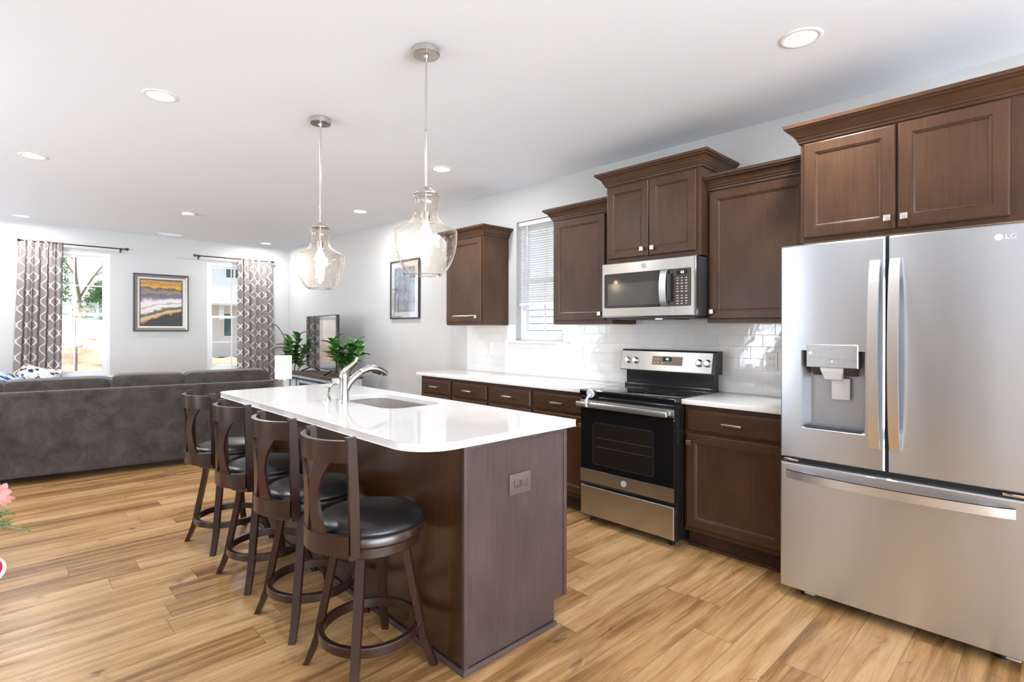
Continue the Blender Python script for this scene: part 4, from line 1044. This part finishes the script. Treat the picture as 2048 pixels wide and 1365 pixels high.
# ------------------------------------------------------------------ wall art
def painting():
    y = YW; x0, x1, z0, z1 = 1.428, 2.117, 1.305, 2.137
    t = thing('framed_painting', 'framed abstract painting of grey, white and orange bands between the windows', 'painting', ((x0 + x1) / 2, y, z0))
    def ring(prof):
        return MB().grid([[(x0 + i, y - d, z0 + i), (x1 - i, y - d, z0 + i), (x1 - i, y - d, z1 - i), (x0 + i, y - d, z1 - i)] for i, d in prof], closed_u=True)
    obj('outer_frame', ring([(0, .001), (0, .030), (.008, .036), (.018, .034)]), M['framedark'], t, smooth=0)
    obj('frame', ring([(.018, .0345), (.050, .026)]), M['frame'], t, smooth=0)
    obj('liner', ring([(.050, .027), (.076, .020)]), M['liner'], t, smooth=0)
    obj('inner_lip', ring([(.076, .0215), (.086, .012)]), M['framedark'], t, smooth=0)
    a0, a1, c0, c1 = x0 + .086, x1 - .086, z0 + .086, z1 - .086
    obj('canvas', MB().grid([[(a0, y - .012, c0), (a1, y - .012, c0)], [(a0, y - .012, c1), (a1, y - .012, c1)]]), M['painting'], t, smooth=0, uvfn=lambda p: ((p.x - a0) / (a1 - a0), (p.z - c0) / (c1 - c0)))
    obj('backing', MB().box(x0 + .01, x1 - .01, y - .006, y - .0005, z0 + .01, z1 - .01), M['framedark'], t, smooth=0)
painting()
def wall_print():
    x = XW; y0, y1, z0, z1 = 5.300, 5.935, 1.468, 2.185
    t = thing('framed_print', 'black framed blue-grey print in white mat on the right wall', 'picture', (x, (y0 + y1) / 2, z0))
    L = [(y0 + i, y1 - i, z0 + i, z1 - i, x - d) for i, d in ((0, .024), (.002, .026), (.015, .026), (.016, .012))]
    mb = MB(); mb.grid([[(xx, b, c), (xx, a, c), (xx, a, e), (xx, b, e)] for a, b, c, e, xx in [(y0, y1, z0, z1, x - .0005)] + L], closed_u=True); obj('frame', mb, M['framedark'], t, smooth=0)
    obj('mat_board', MB().box(x - .012, x - .004, y0 + .012, y1 - .012, z0 + .012, z1 - .012), M['mattboard'], t, smooth=0)
    a, b, c, e = y0 + .10, y1 - .085, z0 + .085, z1 - .085
    obj('print', MB().grid([[(x - .0125, b, c), (x - .0125, a, c)], [(x - .0125, b, e), (x - .0125, a, e)]]), M['print'], t, smooth=0, uvfn=lambda p: ((b - p.y) / (b - a), (p.z - c) / (e - c)))
    obj('glass', MB().grid([[(x - .016, y1 - .014, z0 + .014), (x - .016, y0 + .014, z0 + .014)], [(x - .016, y1 - .014, z1 - .014), (x - .016, y0 + .014, z1 - .014)]]), thin_glass('picture_glass', refl=5.0), t, smooth=0)
wall_print()

# ------------------------------------------------------------------ curtains and rods
def curtain(x0t, x1t, x0b, x1b, label, seed, cloth=1.10):
    rd = random.Random(seed); z1, z0 = 2.468, .03; n, mrows = 160, 40
    ph = [rd.uniform(0, 6.28) for _ in range(6)]; folds = 6.0
    y0 = YW - .085; rows = []
    for i in range(mrows + 1):
        f = i / mrows; z = z1 + (z0 - z1) * f; row = []
        g = min(1.0, f * 1.25); a, b = x0t + (x0b - x0t) * g, x1t + (x1b - x1t) * g
        amp = .014 + .030 * min(1, f * 4)
        for j in range(n + 1):
            u = j / n
            d = math.sin(2 * PI * folds * u + ph[0] + .6 * math.sin(2.2 * f + ph[1])) + .45 * math.sin(2 * PI * folds * 1.7 * u + ph[2] + .5 * f) + (.5 * math.sin(2 * PI * 19 * u + ph[3]) if f < .10 else .12 * math.sin(2 * PI * 13 * u + ph[3]))
            xx = a + (b - a) * u + .010 * math.cos(2 * PI * folds * u + ph[0])
            row.append((xx, y0 + amp * d * .62, z))
        rows.append(row)
    mb = MB(); mb.grid(rows)
    lay = mb.bm.loops.layers.uv.new('UVMap'); mb.bm.verts.ensure_lookup_table()
    for fce in mb.bm.faces:
        for l in fce.loops:
            k = l.vert.index if l.vert.index >= 0 else 0
            l[lay].uv = (0, 0)
    mb.bm.verts.index_update()
    for fce in mb.bm.faces:
        for l in fce.loops:
            k = l.vert.index; l[lay].uv = ((k % (n + 1)) / n * cloth, l.vert.co.z)
    o = single('curtain', mb, M['curtain'], label, 'curtain', ((x0t + x1t) / 2, y0, 0.0), 'trellis curtains at the far windows', smooth=80)
    return o
curtain(.228, .657, .165, .640, 'grey curtain with white trellis pattern at the left window', 3)
curtain(2.800, 3.335, 2.795, 3.395, 'grey curtain with white trellis pattern at the right window', 11)
def rod(x0, x1, z, label):
    y = YW - .085
    t = thing('curtain_rod', label, 'curtain rod', ((x0 + x1) / 2, y, z), 'curtain rods on the far wall')
    obj('pole', MB().tube([(x0 + .03, y, z), (x1 - .03, y, z)], .008, 10), M['bronze'], t)
    for x, s in ((x0, -1), (x1, 1)):
        obj('finial', MB().lathe_axis([(.008, 0), (.015, .004), (.011, .012), (.017, .020), (.022, .032), (.017, .042), (.006, .048), (0, .049)], (x - s * .048, y, z), (s, 0, 0), 16), M['bronze'], t)
    for x in (x0 + .085, x1 - .085):
        mb = MB().box(x - .006, x + .006, y - .004, YW - .001, z - .018, z - .006); mb.box(x - .010, x + .010, YW - .006, YW - .0005, z - .045, z + .02)
        obj('bracket', mb, M['bronze'], t, smooth=0)
rod(.210, 1.366, 2.452, 'dark curtain rod with round finials over the left window')
rod(2.168, 3.352, 2.452, 'dark curtain rod with round finials over the right window')

# ------------------------------------------------------------------ living room
def sofa():
    L = 2.95; ang = math.radians(-8.85)
    t = thing('sofa', 'long dark brown plush sectional sofa seen from behind', 'sofa', (0, 0, 0))
    # local: x from right end (0) to left (-L), y away from the camera
    obj('base', MB().box(-L, 0, .03, .92, .06, .30, .02, 3), M['sofa'], t)
    obj('back_frame', MB().box(-L, 0, 0, .20, .065, .792, .028, 4), M['sofa'], t)
    obj('arm', MB().box(-.20, 0, .16, .93, .10, .62, .05, 4), M['sofa'], t)
    wd = (L - .05) / 4.0
    xs = [(-.045, -.82), (-.82, -1.415), (-1.415, -2.16), (-2.16, -L)]
    for k, (a, b) in enumerate(xs):
        c = (a + b) / 2; h = abs(a - b) / 2
        obj('back_cushion', MB().blob((c, .25, .645), (h * 1.01, .155, .262 - (.022 if k >= 2 else .006 if k == 1 else 0)), .17, 40, 20, .025, k + 2), M['sofa'], t, smooth=80)
    for k, (a, b) in enumerate(((-.20, -.90), (-.90, -1.60), (-1.60, -2.30))):
        obj('seat_cushion', MB().blob(((a + b) / 2, .60, .38), (abs(a - b) / 2 * .99, .33, .11), .35, 28, 14, .02, k + 20), M['sofa'], t, smooth=80)
    obj('chaise', MB().box(-L, -2.30, .35, 1.75, .10, .46, .05, 4), M['sofa'], t)
    for x in (-.08, -L + .08):
        for y in (.07, .86): obj('foot', MB().box(x - .03, x + .03, y - .03, y + .03, 0, .065), M['bplastic'], t, smooth=0)
    t.location = (2.170, 5.875, 0); t.rotation_euler = (0, 0, ang)
sofa()

def pillow(label, m, loc, rot, s):
    mb = MB(); n = 16; th = .085
    for side in (1, -1):
        rows = []
        for i in range(n + 1):
            u = -1 + 2 * i / n; row = []
            for j in range(n + 1):
                v = -1 + 2 * j / n
                pin = 1 - .10 * (1 - u * u) ** 1 * (v * v) ** 2 - .10 * (1 - v * v) * (u * u) ** 2
                row.append((u * s / 2 * pin, side * th * ((1 - u ** 4) * (1 - v ** 4)) ** .5, v * s / 2 * pin))
            rows.append(row)
        mb.grid(rows)
    bmesh.ops.remove_doubles(mb.bm, verts=mb.bm.verts[:], dist=1e-4)
    o = obj('throw_pillow', mb, m, smooth=80); o.location = loc; o.rotation_euler = rot
    return tag(o, label, 'pillow', 'throw pillows on the sofa')
pillow('blue and white striped throw pillow leaning at the left edge of the sofa', M['pillowstripe'], (-.12, 6.68, .80), (math.radians(-18), math.radians(32), math.radians(-10)), .50)
pillow('black and white marbled throw pillow beside the striped one', M['pillowink'], (.275, 6.82, .785), (math.radians(-22), math.radians(8), math.radians(-52)), .42)

def tv_and_console():
    rz = math.radians(2.5)
    t = thing('media_console', 'whitewashed media console with black barn-door hardware and dark top', 'console', (0, 0, 0))
    L, D, Hc = 1.50, .42, .74     # local: front at x=0 facing -X, y from 0 (near) to L (far)
    obj('body', MB().box(.015, D - .01, .02, L - .02, .06, Hc - .03), M['washed'], t, smooth=0)
    obj('top', MB().box(-.012, D, 0, L, Hc - .03, Hc, .004), M['darktop'], t)
    for k in range(4):
        y0 = .04 + k * (L - .08) / 4; y1 = y0 + (L - .08) / 4 - .012
        if k in (1, 2):
            obj('shelf_recess', MB().box(.012, .016, y0, y1, .12, Hc - .13), M['dgrey'], t, smooth=0); continue
        d = obj('barn_door', MB().box(-.004, .016, y0, y1, .10, Hc - .12, .002), M['washed'], t)
        for yy in (y0 + .05, y1 - .05): obj('strap', MB().box(-.010, -.004, yy - .011, yy + .011, Hc - .22, Hc - .065), M['blackmetal'], d, smooth=0)
        obj('brace', MB().rectsweep([((-.007, y0 + .02, .14), (0, .018, -.01), (.003, 0, 0)), ((-.007, y1 - .02, Hc - .17), (0, .018, -.01), (.003, 0, 0))]), M['washed'], d, smooth=0)
    obj('rail', MB().box(-.016, -.010, .03, L - .03, Hc - .085, Hc - .065), M['blackmetal'], t, smooth=0)
    for y in (.06, L - .06):
        for x in (.04, D - .05): obj('foot', MB().box(x - .025, x + .025, y - .025, y + .025, 0, .06), M['darktop'], t, smooth=0)
    t.location = (2.965, 6.25, 0); t.rotation_euler = (0, 0, -rz)
    v = thing('television', 'flat black television reflecting the window on the media console', 'television', (0, 0, 0))
    w_, h_ = 1.26, .725; zb = .060
    obj('cabinet', MB().box(.004, .045, -w_ / 2, w_ / 2, zb, zb + h_, .006), M['bplastic'], v)
    obj('bezel', MB().grid([[(.002, w_ / 2 - i, zb + i), (.002, -w_ / 2 + i, zb + i), (.002, -w_ / 2 + i, zb + h_ - i), (.002, w_ / 2 - i, zb + h_ - i)] for i in (.002, .012)], closed_u=True), M['dgrey'], v, smooth=0)
    obj('screen', MB().grid([[(.0025, w_ / 2 - .012, zb + .012), (.0025, -w_ / 2 + .012, zb + .012)], [(.0025, w_ / 2 - .012, zb + h_ - .012), (.0025, -w_ / 2 + .012, zb + h_ - .012)]]), M['tv'], v, smooth=0)
    for s in (-1, 1):
        obj('stand_leg', MB().tube([(-.10, s * .50, .010), (.02, s * .44, .066), (.15, s * .50, .010)], .010, 8), M['blackmetal'], v)
    v.location = (3.185, 7.05, .741); v.rotation_euler = (0, 0, math.radians(-6.8))
tv_and_console()

def floor_lamp():
    x, y = 2.215, 5.79
    t = thing('floor_lamp', 'lit slim lamp with white cylinder shade at the right end of the sofa', 'lamp', (x, y, 0))
    obj('base', MB().lathe([(.0, 0), (.12, 0), (.12, .014), (.02, .022), (.0, .022)], x, y, 32), M['nickel'], t)
    obj('pole', MB().lathe([(.007, .02), (.007, .84)], x, y, 12), M['nickel'], t)
    obj('lamp_shade', MB().lathe([(.083, .812), (.083, 1.055), (.081, 1.055), (.081, .812)], x, y, 40, cap=False), M['shade'], t)
    obj('shade_ring', MB().lathe([(.0825, .808), (.084, .808), (.084, .814), (.0825, .814)], x, y, 40, cap=False), M['nickel'], t)
    d = bpy.data.lights.new('lamp_bulb', 'POINT'); d.energy = 5; d.color = (1, .82, .58); d.shadow_soft_size = .03
    o = bpy.data.objects.new('lamp_bulb', d); C.objects.link(o); o.location = (x, y, .99)
floor_lamp()

def leaf(mb, p, d, up, L, Wd):
    """one broad fiddle-shaped leaf from p along d"""
    d = Vector(d).normalized(); side = d.cross(Vector(up)).normalized(); n = side.cross(d).normalized(); rows = []
    for k in range(8):
        f = k / 7; wv = Wd * (.10 + .9 * math.sin(PI * min(1, f * .93 + .05)) ** .8 * (.62 + .55 * f)) * (0.05 if k == 7 else 1)
        c = Vector(p) + d * (L * f) + n * (L * .16 * math.sin(PI * f * .9) - L * .18 * f * f)
        rows.append([c - side * wv / 2 + n * wv * .14, c, c + side * wv / 2 + n * wv * .14])
    mb.grid(rows)
def fiddle_plant(name, label, x, y, pot, stems, seed, group):
    rd = random.Random(seed); pr0, pr1, pz0, pz1 = pot
    t = thing(name, label, 'plant', (x, y, pz0), group)
    obj('pot', MB().lathe([(0, pz0), (pr0, pz0), (pr1, pz1 - .02), (pr1 + .008, pz1 - .02), (pr1 + .008, pz1), (pr1 - .012, pz1), (pr1 - .016, pz1 - .03)], x, y, 36, cap=False), M['white'], t)
    obj('soil', MB().lathe([(pr1 - .014, pz1 - .024), (0, pz1 - .016)], x, y, 24, cap=False), M['soil'], t)
    fol = MB(); sm_ = MB()
    for (dx, dy, h, n) in stems:
        top = Vector((x + dx, y + dy, h)); b0 = Vector((x + dx * .15, y + dy * .15, pz1 - .03)); pts = [b0.lerp(top, k / 6) + Vector((rd.uniform(-.006, .006), rd.uniform(-.006, .006), 0)) for k in range(7)]
        sm_.tube(pts, .008, 7)
        for k in range(n):
            f = .40 + .60 * k / max(1, n - 1); p = b0.lerp(top, f); a = k * 2.4 + rd.uniform(-.5, .5)
            el = rd.uniform(.15, .75) if k < n - 2 else rd.uniform(.7, 1.1)
            leaf(fol, p, (math.cos(a) * math.cos(el), math.sin(a) * math.cos(el), math.sin(el)), (0, 0, 1), rd.uniform(.14, .225), rd.uniform(.105, .155))
    obj('stem', sm_, M['stem'], t); obj('foliage', fol, M['leaf'], t, smooth=60)
fiddle_plant('fiddle_leaf_plant', 'green leafy potted plant standing left of the television', 3.27, 8.18, (.11, .15, 0, .60), [(-.10, -.12, 1.14, 13), (.06, -.06, 1.20, 14), (-.04, .12, 1.06, 12), (.10, -.2, 1.0, 11)], 5, 'fiddle leaf plants by the television')
fiddle_plant('fiddle_leaf_plant', 'green leafy plant in white pot standing right of the television', 2.93, 5.90, (.085, .105, 0, .765), [(-.08, .05, 1.17, 14), (.11, -.06, 1.15, 15), (.02, .08, 1.05, 12), (.15, -.15, 1.05, 12)], 8, 'fiddle leaf plants by the television')
single('power_cable', MB().tube([(3.24, 8.95, 1.40), (3.285, 8.94, 1.415), (3.33, 8.93, 1.375), (3.385, 8.92, 1.29), (3.428, 8.91, 1.20), (3.435, 8.91, 1.05), (3.437, 8.92, .60), (3.437, 8.95, .01)], .006, 8), M['blackmetal'], 'thin black arched wire beside the right curtain', 'wire', (3.437, 8.95, .005))

# ------------------------------------------------------------------ Christmas tree reaching in from the left
def christmas_tree():
    cx, cy_ = -.545, 4.13; rd = random.Random(21)
    t = thing('christmas_tree', 'green christmas tree whose branch tips reach in at the left edge', 'christmas tree', (cx, cy_, 0))
    obj('trunk', MB().lathe([(.035, .02), (.03, .8), (.008, 1.75)], cx, cy_, 12), M['bark'], t)
    obj('stand', MB().lathe([(.18, 0), (.18, .02), (.06, .10), (.05, .16)], cx, cy_, 16), M['blackmetal'], t)
    mb = MB(); wood = MB(); tips = []
    def spray(p, d, L):
        d = d.normalized(); n = int(L / .0045)
        for k in range(n):
            f = k / n; q = p + d * (L * f)
            for _ in range(3):
                a = rd.uniform(0, 6.28); o = d.orthogonal().normalized(); s2 = d.cross(o)
                v = (d * .75 + o * math.cos(a) * .7 + s2 * math.sin(a) * .7).normalized() * rd.uniform(.022, .034); w2 = v.orthogonal().normalized() * .0015
                A = [mb.bm.verts.new(c) for c in (q - w2, q + w2, q + v)]; mb.bm.faces.new(A)
    for lev in range(13):
        z = .30 + lev * .115; r = .62 * (1 - (z - .30) / 1.62) + .02; nb = max(5, int(13 * r / .6))
        for k in range(nb):
            a = k * 2 * PI / nb + lev * .7 + rd.uniform(-.15, .15); rr = r * rd.uniform(.86, 1.04)
            p0 = Vector((cx, cy_, z + .10)); p1 = Vector((cx + rr * math.cos(a), cy_ + rr * math.sin(a), z + rd.uniform(-.02, .03)))
            wood.tube([p0, p0.lerp(p1, .5), p1], .004, 5); d = p1 - p0
            spray(p0 + d * .3, d, d.length * .7)
            for f in (.45, .62, .78):
                for s in (-1, 1):
                    side = d.cross(Vector((0, 0, 1))).normalized() * s; spray(p0 + d * f, d.normalized() * .8 + side * .7, .16 * (1.15 - f) + .05)
    # the two lowest tips that show in the picture
    for p1 in (Vector((.120, 3.62, .330)), Vector((.045, 3.66, .430)), Vector((.006, 3.675, .520))):
        p0 = Vector((cx + .05, cy_ - .05, .46)); wood.tube([p0, p1], .004, 5); d = p1 - p0; spray(p0 + d * .3, d, d.length * .72)
        side = d.cross(Vector((0, 0, 1))).normalized()
        for s in (-1, 1): spray(p0 + d * .72, d.normalized() + side * s * .35, .12)
    obj('branches', wood, M['bark'], t); obj('needles', mb, M['pine'], t, smooth=0)
    f = MB(); c = Vector((.018, 3.665, .525))
    for k in range(7):
        a = k * 2 * PI / 7; leaf(f, c, (math.cos(a) * .8, -.3 + .4 * math.sin(a), math.sin(a) * .8), (.2, -1, .1), .052, .036)
    for k in range(3):
        leaf(f, c + Vector((0, -.005, -.01)), (.35 + .2 * k, -.1, -.75 + .2 * k), (0, -1, 0), .070, .024)
    ob = obj('silk_flower', f, M['pink'], t, label='pale pink silk flower')
    mb = MB(); prof = [(0, .030), (.20, .022), (.42, .014), (.585, .008)]
    sk = thing('tree_skirt', 'round red tree skirt with white edge on the floor under the tree', 'tree skirt', (cx, cy_, 0))
    obj('cloth', MB().lathe([(.19, .030), (.42, .014), (.585, .009), (.585, .002)], cx, cy_, 64, cap=False), M['red'], sk, smooth=60)
    obj('edging', MB().lathe([(.583, .002), (.585, .011), (.592, .013), (.600, .009), (.601, .001)], cx, cy_, 64, cap=False), M['fur'], sk, smooth=60)
christmas_tree()

# ------------------------------------------------------------------ outside
def terrain():
    mb = MB(); rows = []; nx, ny = 60, 50; rd = random.Random(2)
    def h(x, y):
        a = max(0, min(1, (y - 11.5) / 9)); a = a * a * (3 - 2 * a); left = max(0.0, min(1, (5.6 - x) / 2.5))
        return -.25 + a * 2.0 * left + .12 * math.sin(x * 1.3 + y * .7) * a + .05 * math.sin(x * 3.1 - y * 2.3) * a
    for i in range(ny + 1):
        y = YW + TH + .01 + (60 - YW) * (i / ny) ** 1.5
        rows.append([(-14 + 46 * j / nx, y, h(-14 + 46 * j / nx, y)) for j in range(nx + 1)])
    mb.grid(rows); o = obj('ground_outside', mb, M['sand'], smooth=80); o['kind'] = 'structure'
    o = obj('ground_side_yard', MB().box(XW + TH + .02, 30, -12, YW, -.4, -.25), M['sand'], smooth=0); o['kind'] = 'structure'
    o = obj('ground_front_yard', MB().box(-30, XW + TH, -20, YB - TH - .05, -.4, -.25), M['sand'], smooth=0); o['kind'] = 'structure'
    return h
hgt = terrain()

def bare_tree(x, y, ht, label, seed, spread=.5, depth=5, trunk=.06, group='trees on the bank outside'):
    rd = random.Random(seed); z = hgt(x, y) - .05
    t = thing('bare_tree', label, 'tree', (x, y, z), group)
    br = MB(); tr = MB()
    def grow(p, d, L, r, k, mb):
        pts = [p]; q = p.copy(); dd = d.copy()
        for _ in range(4):
            dd = (dd + Vector((rd.uniform(-.14, .14), rd.uniform(-.14, .14), rd.uniform(-.03, .10)))).normalized(); q = q + dd * (L / 4); pts.append(q.copy())
        mb.tube(pts, [r * (1 - .45 * i / 4) for i in range(5)], 5)
        if k == 0: return
        for _ in range(3):
            f = rd.uniform(.45, 1.0); base = pts[min(4, int(f * 4))]
            a = rd.uniform(0, 6.28); e = spread * rd.uniform(.7, 1.5); o = dd.orthogonal().normalized(); s2 = dd.cross(o)
            grow(base, (dd + (o * math.cos(a) + s2 * math.sin(a)) * e).normalized(), L * rd.uniform(.55, .78), r * .55, k - 1, br)
    grow(Vector((x, y, z)), Vector((0, 0, 1)), ht * .42, trunk, depth, tr)
    obj('trunk', tr, M['bark'], t); obj('branches', br, M['bark'], t)
def bush(x, y, r, h, label, seed):
    rd = random.Random(seed); z = hgt(x, y) - .05
    t = thing('leafy_bush', label, 'bush', (x, y, z), 'bushes on the bank outside')
    mb = MB()
    for _ in range(3500):
        a, e, q = rd.uniform(0, 6.28), rd.uniform(-.2, 1.5), rd.uniform(.55, 1.0)
        c = Vector((x + r * q * math.cos(a) * math.cos(e), y + r * q * math.sin(a) * math.cos(e), z + .1 + h * q * max(0, math.sin(e) * .9 + .1)))
        d = Vector((rd.uniform(-1, 1), rd.uniform(-1, 1), rd.uniform(-.4, 1))).normalized(); s2 = d.orthogonal().normalized(); L = rd.uniform(.05, .11)
        A = [mb.bm.verts.new(v) for v in (c, c + d * L * .5 + s2 * L * .3, c + d * L, c + d * L * .5 - s2 * L * .3)]; mb.bm.faces.new(A)
    obj('leaves', mb, M['foliage'], t, smooth=0)
    obj('stem', MB().tube([(x, y, z), (x, y, z + h * .7)], .03, 6), M['bark'], t)
bare_tree(1.98, 21.5, 6.5, 'pale bare branching tree on the bank seen through the left window', 4, .60, 6)
bare_tree(1.30, 25.5, 6.5, 'distant bare tree far back at the left side of the left window', 9, .55)
def sapling():
    x, y = 1.165, 13.6; z = hgt(x, y) - .05
    t = thing('young_tree', 'thin straight young tree trunk close to the left window', 'tree', (x, y, z))
    obj('trunk', MB().tube([(x - .01, y, z), (x, y, z + .7), (x + .012, y, z + 1.4), (x + .03, y, z + 1.95)], [.035, .032, .026, .018], 8), M['bark'], t)
    br = MB()
    for k, (a, h, L) in enumerate(((.3, 1.0, .30), (2.6, 1.15, .34), (1.1, 1.32, .28), (3.6, 1.5, .24), (5.2, 1.62, .22))):
        br.tube([(x, y, z + h), (x + L * .5 * math.cos(a), y + L * .5 * math.sin(a), z + h + .06), (x + L * math.cos(a), y + L * math.sin(a), z + h + .16)], [.010, .007, .004], 6)
    obj('branches', br, M['bark'], t)
sapling()
bush(1.02, 20.0, .62, 2.6, 'tall bright green bush at the left side of the left window', 1)
bush(2.42, 20.5, .55, 1.15, 'low rounded green bush at the right side of the left window', 2)

def far_house():
    x0, x1, y0, y1, z0, z1 = 6.0, 15.0, 34.0, 42.0, -.25, 6.2
    t = thing('neighbour_house', 'white two-storey house with dark windows seen through the right window', 'house', ((x0 + x1) / 2, (y0 + y1) / 2, z0))
    obj('wall', MB().box(x0, x1, y0, y1, z0, z1), M['siding'], t, smooth=0)
    obj('roof', MB().grid([[(x0 - .4, y0 - .5, z1), (x1 + .4, y0 - .5, z1), (x1 + .4, y1 + .5, z1), (x0 - .4, y1 + .5, z1)], [(x0 + 2, (y0 + y1) / 2 - .2, z1 + 2.6), (x1 - 2, (y0 + y1) / 2 - .2, z1 + 2.6), (x1 - 2, (y0 + y1) / 2 + .2, z1 + 2.6), (x0 + 2, (y0 + y1) / 2 + .2, z1 + 2.6)]], closed_u=True, cap0=True, cap1=True), M['roof'], t, smooth=0)
    obj('porch_roof', MB().grid([[(x0 + .5, y0 - 2.0, 2.75), (x1 - .5, y0 - 2.0, 2.75), (x1 - .5, y0, 3.5), (x0 + .5, y0, 3.5)], [(x0 + .5, y0 - 2.0, 2.65), (x1 - .5, y0 - 2.0, 2.65), (x1 - .5, y0, 3.4), (x0 + .5, y0, 3.4)]], closed_u=True, cap0=True, cap1=True), mat('pale_porch_shingles', (.42, .48, .50), .8), t, smooth=0)
    for x in (7.55, 8.05, 9.9, 10.4):
        w_ = obj('window', MB().box(x - .24, x + .24, y0 - .05, y0, 4.3, 5.5), M['trim'], t, smooth=0); obj('pane', MB().box(x - .19, x + .19, y0 - .06, y0 - .05, 4.36, 5.44), M['darkpane'], w_, smooth=0)
    for x in (7.5, 8.0, 9.8):
        w_ = obj('window', MB().box(x - .24, x + .24, y0 - .05, y0, .9, 2.3), M['trim'], t, smooth=0); obj('pane', MB().box(x - .19, x + .19, y0 - .06, y0 - .05, .96, 2.24), M['darkpane'], w_, smooth=0)
far_house()
def side_house():
    x = 7.0; t = thing('side_house', 'neighbouring house with pale blue lap siding seen through the kitchen window', 'house', (x + 2, 6, -.25))
    mb = MB(); n = 52; z0 = -.25
    prof = []
    for k in range(n):
        z = z0 + k * .122; prof += [(x - .016, z), (x - .002, z + .122)]
    mb.grid([[(a, -4, b) for a, b in prof] + [(x + 4, -4, z0 + n * .122), (x + 4, -4, z0)], [(a, 16, b) for a, b in prof] + [(x + 4, 16, z0 + n * .122), (x + 4, 16, z0)]], closed_u=True)
    obj('siding', mb, M['sidingblue'], t, smooth=0)
    obj('roof', MB().grid([[(x - .5, -4.4, 6.05), (x + 4.5, -4.4, 6.05), (x + 2, -4.4, 8.0)], [(x - .5, 16.4, 6.05), (x + 4.5, 16.4, 6.05), (x + 2, 16.4, 8.0)]], closed_u=True, cap0=True, cap1=True), M['roof'], t, smooth=0)
side_house()
